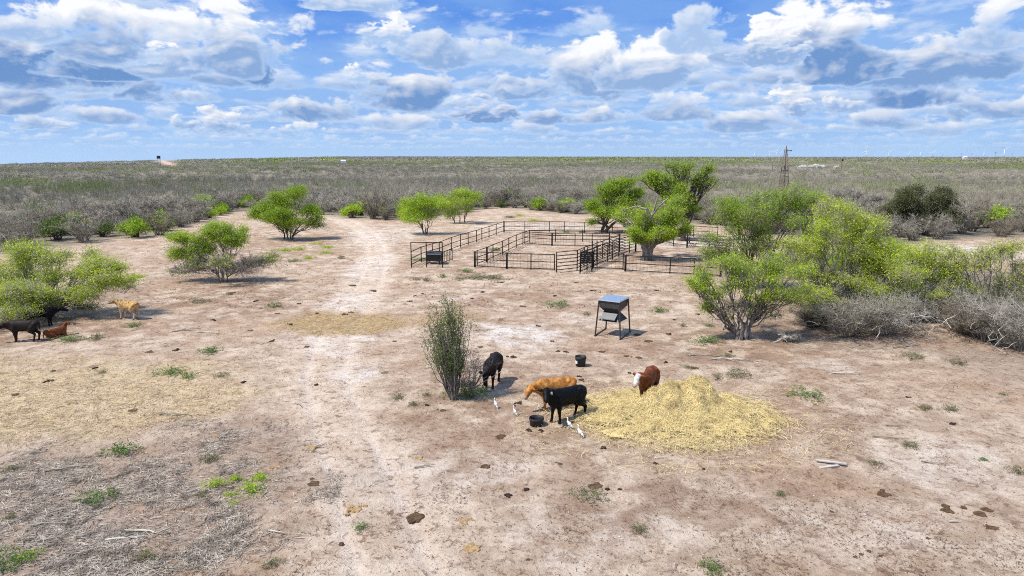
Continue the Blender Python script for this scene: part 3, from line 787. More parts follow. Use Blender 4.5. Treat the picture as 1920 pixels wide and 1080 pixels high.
    t(113, 'sparse feathery mesquite with bare dark limbs at the right edge', 1862, 612,
      [(1800, 500, 34, 18, 0, .75), (1850, 480, 44, 20, 0, .75), (1900, 470, 44, 22, 0, .7), (1940, 500, 44, 26, 0, .7), (1880, 520, 50, 20, 0, .45), (1830, 545, 40, 16, 0, .4), (1790, 475, 30, 16, .4, .6), (1780, 530, 34, 18, 0, .5), (1880, 560, 60, 20, 0, .1), (1820, 575, 50, 16, 0, .1), (1905, 530, 40, 22, 0, .2), (1770, 500, 30, 16, .3, .7)],
      stems=((0, 0), (.6, .2), (-.4, .1)), bark='bark', leafm='leaf_yellow', grey=2.2, r_trunk=.075, leaf=(28, .105, .34), sub=(9, 7), bare=.12, fork=.2, twigs=6)
    t(114, 'dark olive evergreen oak behind the right thicket', 1722, 438,
      [(1680, 380, 34, 22, 0), (1715, 362, 36, 22, 0), (1760, 368, 34, 22, 0), (1720, 390, 56, 22, -1), (1780, 390, 26, 22, 0), (1660, 398, 26, 18, -.5), (1795, 405, 18, 16, 0, .7), (1690, 425, 50, 12, -1, .25), (1760, 428, 40, 12, -1, .2), (1700, 412, 42, 14, -1, .4), (1755, 415, 36, 16, -1, .3)],
      stems=((0, 0), (.7, .1)), name='oak_tree', bark='bark_dark', leafm='leaf_dark', r_trunk=.20, leaf=(46, .20, .44), sub=(9, 7), bare=.1, fork=.2, grey=1.5)
    t(115, 'leafless pale grey tree between the windmill tower and the dark oak', 1592, 430,
      [(1560, 372, 34, 20, 0, 0), (1600, 362, 36, 22, 0, 0), (1635, 370, 30, 18, 0, 0), (1590, 392, 44, 18, 0, 0)],
      stems=((0, 0), (.5, 0), (-.6, .2)), bark='twig_pale', leafm='leaf_mid', r_trunk=.15, sub=(12, 8), bare=1.1, fork=.2, twigs=6)
    # slim upright shrub in front
    g = G(852, 748); p = Plant(120); r = p.r
    tips = []
    for i in range(70):
        a = r.uniform(0, 2 * math.pi); k = r.uniform(0, 1) ** .6
        tip = np.array((math.cos(a) * 1.05 * k - .25, math.sin(a) * .8 * k, 4.05 - 1.5 * k * k - r.uniform(0, 1.1)))
        if tip[0] > .35: tip[2] += .1
        P = p.branch((r.normal(0, .10), r.normal(0, .10), -.05), tip, .026, .008, -.05, .10, 6, 4)
        for j in range(11):
            s0 = P[r.integers(1, 6)]; d = r.normal(size=3) * .45; d[2] = abs(d[2]) + .55; d /= np.linalg.norm(d)
            q = s0 + d * r.uniform(.25, .7); p.branch(s0, q, .008, .003, 0, .1, 3, 3); tips.append(s0 + (q - s0) * .7)
    tips = np.array(tips)
    up = tips[(tips[:, 2] > 1.1)]
    p.leaves(up, 19, .15, .070, 1.4, -.8)
    for (cx, cz, n) in ((-.25, 3.3, 14), (.2, 3.6, 8), (-.9, 1.5, 5), (.55, 3.1, 6)):
        p.leaves(r.normal(0, .2, (n, 3)) + np.array((cx, 0, cz)), 14, .22, .08, 1.2, -.5, 1.0)
    e = place_tree('slim_shrub', 'slim upright shrub with grey stems beside the grazing black cow', 'shrub', p, g, MAT['bark'], MAT['leaf_olive'])
    # grey leafless half leaning from its foot to the right, and low green at the foot
    g2 = G(880, 742); q = bare_bush(121, 2.2, 2.1, 16, 8, .010, .016, 4, .9, 5)
    for i in range(7): q.branch((0, 0, 0), (q.r.uniform(.3, 1.1), q.r.normal(0, .3), q.r.uniform(.9, 2.3)), .022, .006, 0, .16, 6, 4)
    q.branch((.2, 0, .3), (1.75, -.1, 1.32), .018, .010, .02, .03, 5, 4, 1.0)
    props(link('bare_shrub', q.wood_mesh('bare_shrub'), MAT['twig'], None, g2), 'tangle of leafless grey twigs between the slim shrub and the black cow', 'shrub')
    f = Plant(122); f.leaves(f.r.normal(0, 1, (34, 3)) * np.array((.5, .35, .14)) + np.array((0, 0, .22)), 26, .22, .10, .7, -.3)
    for i in range(26): f.blade((f.r.normal(0, .2), f.r.normal(0, .15), 0), (f.r.normal(0, .6), f.r.normal(0, .4), .45), .006)
    g3 = G(884, 745); e = empty('low_shrub', g3, 0, 'low dark green shrub at the foot of the slim shrub', 'shrub')
    link('stem', f.wood_mesh('stem'), MAT['twig'], e); link('foliage', f.leaf_mesh('foliage'), MAT['weed'], e)
    # grey dead brush heaped under the right thicket
    heaps = ((1590, 630, 5.2, 2.6, 'grey leafless thorn brush under the yellow-green mesquite, left of the sand gap'),
             (1660, 626, 4.6, 2.5, 'pale grey tangled brush just left of the small sand mound'),
             (1525, 612, 3.0, 1.3, 'low brown leafless brush right of the thick based mesquite'),
             (1850, 638, 4.8, 2.8, 'grey tangled brush heap right of the small sand mound'),
             (1915, 655, 4.0, 2.6, 'bleached brush heap cut by the right edge of the picture'),
             (1805, 622, 3.2, 1.7, 'low brown brush behind the small sand mound'),
             (1915, 600, 5.0, 3.4, 'tall grey leafless brush behind the bleached heap at the right edge'),
             (1630, 598, 5.2, 3.2, 'tall grey leafless brush deep in the right thicket'),
             (1740, 600, 5.0, 2.8, 'dark twiggy brush under the right end of the thicket'),
             (1478, 640, 1.2, .6, 'small bleached dead twig clump beside the thick based mesquite'),
             (1550, 590, 4.4, 2.4, 'grey brush standing just behind the thick based mesquite'),
             (1835, 596, 5.2, 3.2, 'grey twiggy brush under the sparse feathery mesquite'),
             (1790, 572, 5.0, 3.0, 'far grey brush between the thicket and the sparse feathery mesquite'))
    for i, (px, py, w, h, lab) in enumerate(heaps):
        q = bare_bush(140 + i, w, h, 46 if w > 2 else 16, 9, .013, .020, 4, 1.0, 6)
        if i in (0, 1, 3, 4, 7, 9, 10, 11):
            for _ in range(30):
                a = q.r.uniform(0, 6.28); o = q.r.normal(0, w * .22, 2)
                q.branch((o[0], o[1], q.r.uniform(.1, h * .6)), (o[0] + math.cos(a) * w * .3, o[1] + math.sin(a) * w * .3, q.r.uniform(.1, h * .7)), .022, .008, .08, .2, 6, 4, 1.0)
        o = link('thorn_brush', q.wood_mesh('thorn_brush'), MAT['twig_pale' if i in (1, 3, 4, 7, 9, 11) else ('twig_brown' if i in (2, 5) else 'twig')], None, G(px, py))
        props(o, lab, 'brush')
build_trees()
# ------------------------------------------------------------------ the brush country beyond the clearing
def brush_mat():
    m, nt, out = material('brush_mass')
    t = nt.attr('tint'); g = nt.attr('green'); y = nt.attr('pale'); co = objcoord(nt)
    c = nt.mix(t, (.135, .124, .092), (.42, .39, .315))
    c = nt.mix(y, c, nt.mix(t, (.24, .205, .16), (.50, .44, .35)))
    gr = nt.mix(t, (.095, .155, .016), (.31, .40, .045))
    c = nt.mix(g, c, gr)
    principled(nt, out, c, .85, .1)
    return m
MAT['brush'] = brush_mat()

GREENS = [(760, 308, 420, 6, .5), (1250, 304, 420, 5, .55), (300, 322, 260, 5, .4), (1750, 309, 260, 5, .5),   # px, py (foot), rx, ry, amount: green stretches of the far brush
    (45, 346, 60, 5, .9), (155, 360, 70, 7, .75), (160, 352, 50, 5, .5), (400, 362, 50, 6, .55), (520, 301, 40, 2.5, 1), (470, 304, 70, 2, .6), (620, 300, 26, 3, 1), (665, 304, 30, 3, .9), (760, 307, 90, 3.5, .85), (940, 311, 40, 3, .5),
    (990, 342, 40, 5, .35), (1110, 342, 30, 5, .35), (1100, 299, 160, 1.6, .9), (1400, 305, 40, 3, .95), (1515, 304, 44, 3, 1), (1340, 300, 60, 2, .5), (1490, 336, 34, 5, .6), (1600, 330, 60, 6, .4), (1700, 345, 70, 8, .3), (1880, 315, 90, 3.5, 1.3),
    (1770, 303, 90, 2, .5), (1200, 330, 60, 5, .3), (60, 395, 60, 10, .3), (640, 352, 60, 8, .35), (270, 318, 80, 2.5, .5), (1560, 312, 60, 2, .6), (1860, 424, 50, 9, .6), (870, 330, 60, 4, .25), (330, 340, 80, 6, .3)]
PALES = [(1760, 330, 130, 4, .9), (1640, 322, 90, 3, .7), (1500, 345, 160, 10, .55), (120, 316, 160, 3, .6), (350, 312, 120, 2, .7), (1700, 316, 160, 2, .6), (900, 360, 240, 12, .35), (1000, 385, 240, 16, .4), (650, 372, 100, 12, .35), (1850, 380, 120, 30, .35), (1150, 322, 200, 5, .3)]
def field(px, py, lst):
    v = np.zeros_like(px)
    for (cx, cy, rx, ry, a) in lst:
        q = np.hypot((px - cx) / rx, (py - cy) / ry)
        v = np.maximum(v, a * (1 - sstep(.6, 1.25, q)))
    return v

def scatter(n, r0f, r1, dens_pow=2.0, half=R(39)):
    az = rng.uniform(-half, half, n)
    r0 = np.interp(az, BRUSH_AZ, BRUSH_R) + r0f if r0f < 200 else np.full(n, float(r0f))
    u = rng.uniform(0, 1, n)
    r = (r0 ** dens_pow + u * (np.maximum(r1, r0 + 1) ** dens_pow - r0 ** dens_pow)) ** (1 / dens_pow)
    x = r * np.sin(az); y = r * np.cos(az)
    return x, y, H(x, y)

def pix_np(x, y, z):
    c, s = math.cos(PITCH), math.sin(PITCH)
    zz = z - CAMH; zc = y * c - zz * s; u = y * s + zz * c
    return 960 + F * x / zc, 540 - F * u / zc

def clump_cloud(x, y, z, w, h, blades, flakes, bw, fs, green, pale, dark):
    """many small bushes as one mesh: upright slivers and small twiggy faces spread through each dome"""
    n = len(x); V = []; Q = []; T = []; tint = []; gr = []; pl = []
    base = np.stack([x, y, z], 1)
    # slivers
    if blades:
        k = n * blades; b = np.repeat(base, blades, 0); ww = np.repeat(w, blades)[:, None]; hh = np.repeat(h, blades)
        a = rng.uniform(0, 2 * math.pi, k); e = rng.uniform(.1, 1, k) ** .8
        rad = np.sqrt(np.maximum(1 - e ** 2, 0)) * .5
        tip = b + np.stack([np.cos(a) * rad, np.sin(a) * rad, np.zeros(k)], 1) * ww
        tip[:, 2] += hh * e * rng.uniform(.75, 1.12, k)
        root = b + (tip - b) * rng.uniform(.0, .55, k)[:, None]; root[:, :2] += rng.normal(0, .06, (k, 2)) * ww
        d = tip - root; u = np.cross(d, rng.normal(size=(k, 3))); u /= np.linalg.norm(u, axis=1, keepdims=True) + 1e-9
        bb = bw * rng.uniform(.6, 1.4, (k, 1)) * ww / 3
        V1 = np.stack([root - u * bb, root + u * bb, tip], 1).reshape(-1, 3)
        T = np.arange(k * 3).reshape(-1, 3)
        V.append(V1)
        tT = np.clip(np.repeat(dark, blades) + rng.normal(.06, .16, k), 0, 1); gT = np.repeat(green, blades) * .55 * (rng.uniform(size=k) < .8); pT = np.repeat(pale, blades)
    else: tT = gT = pT = np.zeros(0)
    # faces
    k = n * flakes; b = np.repeat(base, flakes, 0); ww = np.repeat(w, flakes)[:, None]; hh = np.repeat(h, flakes)
    d = rng.normal(size=(k, 3)); d[:, 2] = np.abs(d[:, 2]); d /= np.linalg.norm(d, axis=1, keepdims=True)
    rr = rng.uniform(.45, 1.0, (k, 1)) ** .5 * rng.uniform(.8, 1.15, (k, 1))
    c = b + d * rr * np.stack([ww[:, 0] * .5, ww[:, 0] * .5, hh], 1)
    nn = d * .5 + rng.normal(0, 1, (k, 3)); nn /= np.linalg.norm(nn, axis=1, keepdims=True)
    u = np.cross(nn, rng.normal(size=(k, 3))); u /= np.linalg.norm(u, axis=1, keepdims=True) + 1e-9
    v = np.cross(nn, u)
    s = fs * ww * rng.uniform(.5, 1.5, (k, 1))
    u = u * s; v = v * s * .42
    o = sum(len(q) for q in V)
    V.append(np.stack([c - u, c + v, c + u, c - v], 1).reshape(-1, 3))
    Q = o + np.arange(k * 4).reshape(-1, 4)
    tQ = np.clip(np.repeat(dark, flakes) + rng.normal(0, .12, k), 0, 1); gQ = np.clip(np.repeat(green, flakes) * rng.uniform(.6, 1.3, k), 0, 1); pQ = np.repeat(pale, flakes)
    me = mesh_np('brush_mass', np.concatenate(V), Q, T, False,
                 fattr={'tint': np.concatenate([tQ, tT]), 'green': np.concatenate([gQ, gT]), 'pale': np.concatenate([pQ, pT])})
    return me

def brush_stuff(label, n, r0, r1, w, h, blades, flakes, bw, fs, powr=2.0, name='brush_mass', keep=None):
    x, y, z = scatter(n, r0, r1, powr)
    px, py = pix_np(x, y, z)
    k = vnoise(x / 30, y / 30, 77) * .55 + vnoise(x / 160, y / 160, 78) * .45
    m = (brush_edge(x, y) > 2) | (np.hypot(x, y) > 200)
    m &= rng.uniform(size=n) < .35 + 1.1 * k
    cl = np.zeros(n)
    for (cx, cy, rx, ry) in ((1850, 470, 110, 24), (1437, 316, 20, 3), (1545, 311, 40, 2.5), (312, 305, 26, 6), (500, 397, 60, 4), (1840, 330, 40, 1)):
        cl = np.maximum(cl, np.hypot((px - cx) / rx, (py - cy) / ry) < 1)
    m &= cl < .5
    if keep is not None: m &= keep(x, y)
    x, y, z, px, py = x[m], y[m], z[m], px[m], py[m]; n = len(x)
    g = field(px, py + rng.normal(0, 1.5, n), GREENS)
    g = np.clip(1.15 * g + .45 * sstep(.64, .78, vnoise(x / 70 + 9, y / 70, 80)) + .02, 0, 1.2)
    green = np.where(rng.uniform(size=n) < g * .95, np.clip(.55 + .5 * g, 0, 1), .10 * rng.uniform(size=n))
    pale = np.clip(field(px, py, PALES) + .35 * sstep(.55, .75, vnoise(x / 90, y / 90 + 4, 81)), 0, 1) * rng.uniform(.4, 1, n)
    dark = np.clip(.22 + .50 * vnoise(x / 60, y / 60, 82) + .22 * (vnoise(x / 9, y / 9, 83) - .5), 0, 1)
    W = w * rng.uniform(.6, 1.45, n) * (1 + .2 * (green > .4)); Hh = h * rng.uniform(.6, 1.4, n) * (1 + .15 * (green > .4))
    me = clump_cloud(x, y, z - .1, W, Hh, blades, flakes, bw, fs, green, pale, dark)
    o = link(name, me, MAT['brush']); props(o, label, 'brush', kind='stuff')
    return o

def green_bush(seed, w, h, n=26, leaves=34, size=.14, leaf_r=.38, tint=None):
    p = Plant(seed); r = p.r; tips = []
    for i in range(n):
        a = r.uniform(0, 6.283); k = r.uniform(0, 1) ** .6
        tip = np.array((math.cos(a) * w * .5 * k, math.sin(a) * w * .5 * k, h * r.uniform(.5, 1) * (1 - .4 * k * k)))
        P = p.branch((r.normal(0, .06 * w), r.normal(0, .06 * w), -.05), tip, .02 + .008 * w, .008, .06, .14, 5, 4)
        tips.append(tip); tips.append(P[3])
        for _ in range(5): p.blade(P[2], P[3] + r.normal(0, .16 * w, 3), .012)
    p.leaves(np.array(tips), leaves, leaf_r, size, .8, .1, tint)
    return p

def build_brush():
    # individual shrubs along the edge of the brush: the ones that show largest
    greys = [bare_bush(200 + i, 3.3, 2.1 + .25 * (i % 3), 26, 9, .020, .028, 3, 1.0, 5).wood_mesh('thorn_shrub') for i in range(7)]
    for i, me in enumerate(greys): me.materials.append(MAT[('twig', 'twig', 'twig_brown', 'twig', 'twig_pale', 'twig', 'twig_brown')[i]])
    gp = [green_bush(230 + i, 3.0, 1.9, 26, 30, .22, .40) for i in range(4)]
    gm = [(p.wood_mesh('stem'), p.leaf_mesh('foliage')) for p in gp]
    for (a, b), lm in zip(gm, ('leaf_green', 'leaf_mid', 'leaf_olive', 'leaf_mid')): a.materials.append(MAT['bark_dark']); b.materials.append(MAT[lm])
    cells = {}
    N = 0; tries = 0
    pts = []
    cx, cy, _ = scatter(2600, -2, 170, 2.0, R(38))
    e = brush_edge(cx, cy); order = np.argsort(e + rng.uniform(0, 3, len(e)))
    P = np.zeros((0, 2)); 
    for i in order:
        if e[i] < .5: continue
        q = np.array((cx[i], cy[i]))
        if len(P) and np.min(np.hypot(*(P - q).T)) < 2.35: continue
        pp = pix((q[0], q[1], 0))
        if 1790 < pp[0] and 446 < pp[1] < 500 and pp[0] < 2000: continue
        if np.hypot((pp[0] - 500) / 66, (pp[1] - 396) / 5) < 1: continue
        P = np.vstack([P, q]); pts.append(q)
        if len(pts) >= 296: break
    pts = np.array(pts)
    px, py = pix_np(pts[:, 0], pts[:, 1], H(pts[:, 0], pts[:, 1]))
    gprob = .08 + .3 * sstep(.6, .75, vnoise(pts[:, 0] / 22, pts[:, 1] / 22, 80))
    for (x0, y0, rx, ry, a) in ((160, 440, 60, 12, .8), (300, 425, 30, 10, .7), (400, 400, 60, 14, .45), (1860, 430, 50, 10, .7), (50, 420, 60, 14, .3), (990, 400, 40, 5, .5)):
        gprob = np.maximum(gprob, a * (1 - sstep(.7, 1.2, np.hypot((px - x0) / rx, (py - y0) / ry))))
    where = lambda x: ('left of the sand road' if x < 620 else 'between the sand road and the corral' if x < 960 else 'behind the corral' if x < 1400 else 'behind the right thicket')
    for i, q in enumerate(pts):
        loc = (q[0], q[1], float(H(q[0], q[1])))
        sc = rng.uniform(.9, 1.65) * (1.0 + .25 * sstep(0, 40, brush_edge(q[0:1], q[1:2]))[0])
        if rng.uniform() < gprob[i]:
            o = empty('green_shrub', loc, rng.uniform(0, 6.28), 'green leafy shrub among the grey brush ' + where(px[i]), 'shrub', 'green shrubs among the brush ' + where(px[i]))
            o.scale = (sc * .8,) * 3
            a, b = gm[rng.integers(4)]
            link('stem', a, None, o); link('foliage', b, None, o)
        else:
            k = rng.integers(7)
            o = link('thorn_shrub', greys[k], None, None, loc, rng.uniform(0, 6.28)); o.scale = (sc, sc, sc * rng.uniform(.8, 1.15))
            props(o, 'grey leafless thorn shrub in the brush ' + where(px[i]), 'shrub', 'grey thorn shrubs in the brush ' + where(px[i]))
    keep = lambda x, y: np.array([len(P) == 0]) | (np.min(np.hypot(x[:, None] - P[None, :, 0], y[:, None] - P[None, :, 1]), 1) > 2.0)
    brush_stuff('grey leafless brush covering the flat just beyond the clearing', 6500, 6, 300, 3.0, 2.2, 84, 6, .018, .045, 1.55, keep=keep)
    brush_stuff('grey and green brush of the middle distance', 9000, 280, 900, 5.2, 2.1, 52, 14, .020, .045, 1.5)
    brush_stuff('far grey brush reaching to the horizon', 12000, 880, 3400, 13., 2.6, 14, 24, .018, .055, 1.35)
    brush_stuff('faint brush line on the horizon', 5000, 3300, 9000, 30., 4.6, 0, 16, .03, .09, 1.3)
build_brush()
# ------------------------------------------------------------------ corral
MAT['black_pipe'] = simple_mat('black_pipe', (.008, .008, .009), (.018, .016, .015), 4, .7, .15)
MAT['black_rubber'] = simple_mat('black_rubber', (.012, .012, .014), (.024, .024, .026), 9, .6, .35, 0, .2)
MAT['dark_panel'] = simple_mat('dark_sheet', (.018, .018, .022), (.035, .034, .038), 5, .5, .4)

def fence(name, label, foot, height, rails, cat='fence', thick=(), mesh=False, extra=(), rail_r=.036, post_r=.046, group=None, top_over=.03, rail_every=None):
    """a welded pipe fence run: posts at ground pixels, rails at heights, optional wire mesh"""
    P = [G(*f) if not isinstance(f, Vector) else f for f in foot]
    o = empty(name, P[0], 0, label, cat, group)
    L = [p - P[0] for p in P]
    for i, p in enumerate(L):
        hh = height + top_over + (extra[i] if i < len(extra) else 0)
        mb = MB(); r = post_r * (1.9 if i in thick else 1)
        mb.tube([p + Vector((0, 0, -.12)), p + Vector((0, 0, hh))], r, 8)
        mb.build('post', MAT['black_pipe'], o, True)
    for h in rails:
        mb = MB(); mb.tube([p + Vector((0, 0, h)) for p in L], rail_r, 6)
        mb.build('rail', MAT['black_pipe'], o, True)
    if mesh:
        mb = MB()
        for a, b in zip(L[:-1], L[1:]):
            n = max(2, int((b - a).length / .30))
            for k in range(1, n):
                q = a + (b - a) * (k / n); s = .006
                mb.add([q + Vector((-s, 0, .12)), q + Vector((s, 0, .12)), q + Vector((s, 0, height)), q + Vector((-s, 0, height)),
                        q + Vector((0, -s, .12)), q + Vector((0, s, .12)), q + Vector((0, s, height)), q + Vector((0, -s, height))], [(0, 1, 2, 3), (4, 5, 6, 7)])
        for h in np.arange(.25, height, .22):
            mb.tube([p + Vector((0, 0, float(h))) for p in L], .004, 3, False)
        w = mb.build('wire_mesh', MAT['black_pipe'], o); w['kind'] = 'stuff'
    return o

def subdiv(a, b, n):
    return [(a[0] + (b[0] - a[0]) * k / n, a[1] + (b[1] - a[1]) * k / n) for k in range(n + 1)]

def build_corral():
    H3 = (.22, .78, 1.38)
    fence('pipe_fence', 'long black pipe fence on the road side of the corral alley', [(771.5, 500.5), (790, 490.8), (811, 483.5), (824, 480), (846.5, 470), (863.5, 464), (878, 459.5), (893.5, 454.5), (903.5, 450.5), (917, 446.5), (930.5, 441), (945, 435.5)], 1.40, H3, thick=(11,))
    fence('pipe_fence', 'rear black pipe fence of the corral, in front of the brush', [(945, 435.5), (984, 436), (1030, 435.5), (1058, 436), (1096, 437), (1148, 438.5), (1190, 440), (1240, 442), (1300, 445), (1345, 448)], 1.40, (.2, .8, 1.38), thick=(0,), mesh=True)
    fence('pipe_fence', 'black pipe fence on the inner side of the alley, left side of the front pen', [(894.7, 498.5), (913, 491.5), (924.5, 485.5), (942, 478), (954, 471.5), (968, 464.5), (980.5, 459.5), (992.5, 454.5)], 1.40, H3, thick=(1,))
    fence('pipe_fence', 'front black pipe fence with wire mesh, left of the chute panels', [(890.5, 501), (950.3, 504), (995.5, 505.5), (1039.5, 507)], 1.40, (.12, .72, 1.38), thick=(0, 1), mesh=True)
    fence('pipe_fence', 'front black pipe fence with wire mesh, between chute and right thicket', [(1111, 504), (1168, 506), (1172.5, 509), (1256, 513.5), (1301, 516), (1350, 519)], 1.42, (.12, .72, 1.38), thick=(2,), mesh=True)
    fence('pipe_fence', 'inner black pipe fence across the back of the front pen', [(984, 457.8), (1035, 461), (1078, 462), (1110, 462), (1142, 461.8)], 1.40, (.12, .75, 1.18, 1.38), thick=(1,), mesh=True)
    fence('pipe_fence', 'second inner black pipe fence, one alley behind the front pen', [(992.5, 454.3), (1041.5, 453), (1092, 453.5), (1143, 455), (1200, 457)], 1.40, (.7, 1.36))
    six = (.22, .52, .82, 1.12, 1.42, 1.74)
    fence('chute_fence', 'six rail black panel joining the front fence to the chute mouth', [(1043.3, 511), (1082, 506.8)], 1.74, six, 'fence', rail_r=.036)
    fence('chute_fence', 'near six rail side of the black cattle chute', [(1087.5, 514), (1100.5, 507.5), (1113, 502), (1119.5, 499), (1139, 491), (1148.3, 487), (1160, 481.5), (1180, 474), (1191.7, 471.5)], 1.74, six, 'fence', rail_r=.036, thick=(8,), extra=(0, .25, 0, 0, 0, 0, 0, 0, .1))
    fence('chute_fence', 'far six rail side of the black cattle chute', [(1082, 506.8), (1095, 500), (1110, 494.5), (1118.5, 490), (1129.5, 485.5), (1142, 479.5), (1161, 472)], 1.74, six, 'fence', rail_r=.036, thick=(6,), extra=(0, 0, .35, .2, 0, .3, .1))
    # crossing bows at the far end of the chute
    fence('chute_gate', 'black gate between the far end of the chute and the pale trunked mesquite', [(1142, 463.5), (1161, 470), (1180, 472.5)], 1.70, (.3, .6, .9, 1.2, 1.66), 'gate', rail_r=.036)
    fence('pipe_fence', 'black pipe fence behind the pale trunked mesquite on the corral right', [(1200, 457), (1242, 456), (1262.5, 461.5), (1288, 464.5), (1293, 456)], 1.50, (.3, .7, 1.1, 1.46), thick=(3,))
    fence('corral_gate', 'black tube gate at the corral corner under the thicket branches', [(1288, 464.5), (1330, 467), (1368, 471)], 1.50, (.2, .5, .8, 1.1, 1.46), 'gate')
    fence('pipe_fence', 'short black pipe fence closing the corral under the right thicket', [(1350, 519), (1356, 500), (1362, 484), (1368, 471)], 1.42, (.12, .72, 1.38))
    # doorway frame at the mouth of the alley
    P = [G(771.5, 502), G(800, 501.5), G(830, 502)]
    o = empty('alley_frame', P[0], 0, 'tall black pipe doorway over the left mouth of the alley', 'gate frame')
    L = [p - P[0] for p in P]
    for l in L:
        mb = MB(); mb.tube([l + Vector((0, 0, -.1)), l + Vector((0, 0, 2.28))], .045, 8); mb.build('post', MAT['black_pipe'], o, True)
    mb = MB(); mb.tube([L[0] + Vector((0, 0, 2.28)), L[2] + Vector((0, 0, 2.26))], .04, 8); mb.build('lintel', MAT['black_pipe'], o, True)
    for h in (.4, .85, 1.3):
        mb = MB(); mb.tube([L[1] + Vector((0, 0, h)), L[2] + Vector((0, 0, h + .2))], .03, 6); mb.build('rail', MAT['black_pipe'], o, True)
    # barred creep panel
    P = [G(831, 494), G(848.5, 488)]
    o = empty('creep_panel', P[0], 0, 'low black panel of upright bars beside the black trough', 'panel')
    d = P[1] - P[0]
    for k in range(7):
        mb = MB(); q = d * (k / 6); mb.tube([q + Vector((0, 0, .0)), q + Vector((0, 0, 1.08))], .026, 6); mb.build('bar', MAT['black_pipe'], o, True)
    for h in (.12, 1.08):
        mb = MB(); mb.tube([Vector((0, 0, h)), d + Vector((0, 0, h))], .03, 6); mb.build('rail', MAT['black_pipe'], o, True)
    # covered black trough in the alley mouth
    g = G(815, 494.5)
    o = empty('covered_trough', g, R(-8), 'black covered trough behind the doorway of the alley', 'trough')
    mb = MB(); mb.hexa([(-.62, -.42, .30), (.62, -.42, .30), (.62, .42, .30), (-.62, .42, .30)], [(-.70, -.52, .92), (.70, -.52, .92), (.70, .52, .92), (-.70, .52, .92)])
    mb.build('bin', MAT['black_rubber'], o)
    mb = MB(); mb.hexa([(-.76, -.58, .923), (.76, -.58, .923), (.76, .58, .923), (-.76, .58, .923)], [(-.72, -.54, .98), (.72, -.54, .98), (.66, .40, 1.14), (-.66, .40, 1.14)])
    mb.build('lid', MAT['dark_panel'], o)
    for sx in (-1, 1):
        for sy in (-1, 1):
            mb = MB(); mb.box((sx * .54, sy * .34, .13), (.09, .09, .34)); mb.build('leg', MAT['black_pipe'], o)
    # slatted black head gate in the chute
    g = G(1099, 509.5)
    o = empty('head_gate', g, R(10), 'black slatted head gate standing in the mouth of the chute', 'gate')
    for sx in (-1, 1):
        mb = MB(); mb.box((sx * .50, 0, .92), (.08, .10, 1.9)); mb.build('upright', MAT['black_pipe'], o)
    for k in range(6):
        mb = MB(); mb.box((0, 0, .82 + k * .17), (.92, .07, .145)); mb.build('slat', MAT['black_rubber'], o)
    mb = MB(); mb.tube([(-.4, 0, 1.8), (-.1, -.05, 2.25), (.25, 0, 2.05)], .03, 6); mb.build('lever', MAT['black_pipe'], o)
build_corral()
# ------------------------------------------------------------------ bodies grown from blended tapered limbs
def surface_nets(fn, lo, hi, h):
    lo = np.array(lo, float); hi = np.array(hi, float)
    n = np.ceil((hi - lo) / h).astype(int) + 1
    ax = [lo[i] + h * np.arange(n[i]) for i in range(3)]
    X, Y, Z = np.meshgrid(*ax, indexing='ij')
    D = fn(np.stack([X.ravel(), Y.ravel(), Z.ravel()], 1)).reshape(n)
    S = D < 0
    cs = n - 1
    acc = np.zeros((*cs, 3)); cnt = np.zeros(cs)
    corners = [(i, j, k) for i in (0, 1) for j in (0, 1) for k in (0, 1)]
    sl = lambda c: tuple(slice(c[a], c[a] + cs[a]) for a in range(3))
    for a in corners:
        for b in corners:
            if sum(abs(p - q) for p, q in zip(a, b)) == 1 and a < b:
                da, db = D[sl(a)], D[sl(b)]
                m = (da < 0) != (db < 0)
                t = np.where(m, da / np.where(m, da - db, 1), 0)
                for ax_ in range(3):
                    acc[..., ax_] += np.where(m, a[ax_] + (b[ax_] - a[ax_]) * t, 0)
                cnt += m
    act = cnt > 0
    ids = -np.ones(cs, int); ids[act] = np.arange(act.sum())
    I = np.argwhere(act)
    V = lo + h * (I + acc[act] / cnt[act][:, None])
    Q = []
    for a in range(3):
        b, c = (a + 1) % 3, (a + 2) % 3
        s0 = [slice(None)] * 3; s1 = [slice(None)] * 3
        s0[a] = slice(0, n[a] - 1); s1[a] = slice(1, n[a])
        m = S[tuple(s0)] != S[tuple(s1)]
        E = np.argwhere(m)
        ok = (E[:, b] > 0) & (E[:, c] > 0) & (E[:, b] < n[b] - 1) & (E[:, c] < n[c] - 1)
        E = E[ok]; inside = S[tuple(E.T)]
        def cell(db, dc):
            q = E.copy(); q[:, b] += db; q[:, c] += dc
            return ids[tuple(q.T)]
        q = np.stack([cell(-1, -1), cell(0, -1), cell(0, 0), cell(-1, 0)], 1)
        q[~inside] = q[~inside][:, ::-1]
        Q.append(q)
    return V, np.concatenate(Q)

def make_sdf(prims, k=.06):
    """prims: (a, b, ra, rb, lateral width, blend)"""
    def fn(P):
        d = None
        for pr in prims:
            a, b, ra, rb = np.array(pr[0], float), np.array(pr[1], float), pr[2], pr[3]
            w = pr[4] if len(pr) > 4 else 1.0; kk = pr[5] if len(pr) > 5 else k
            pa = P - a; ba = b - a
            t = np.clip(pa @ ba / (ba @ ba + 1e-9), 0, 1)
            q = pa - t[:, None] * ba
            if w != 1.0: q = q / np.array((1, w, 1))
            e = np.linalg.norm(q, axis=1) - (ra + (rb - ra) * t)
            if d is None: d = e
            else:
                hh = np.clip(.5 + .5 * (d - e) / kk, 0, 1)
                d = d * (1 - hh) + e * hh - kk * hh * (1 - hh)
        return d
    return fn

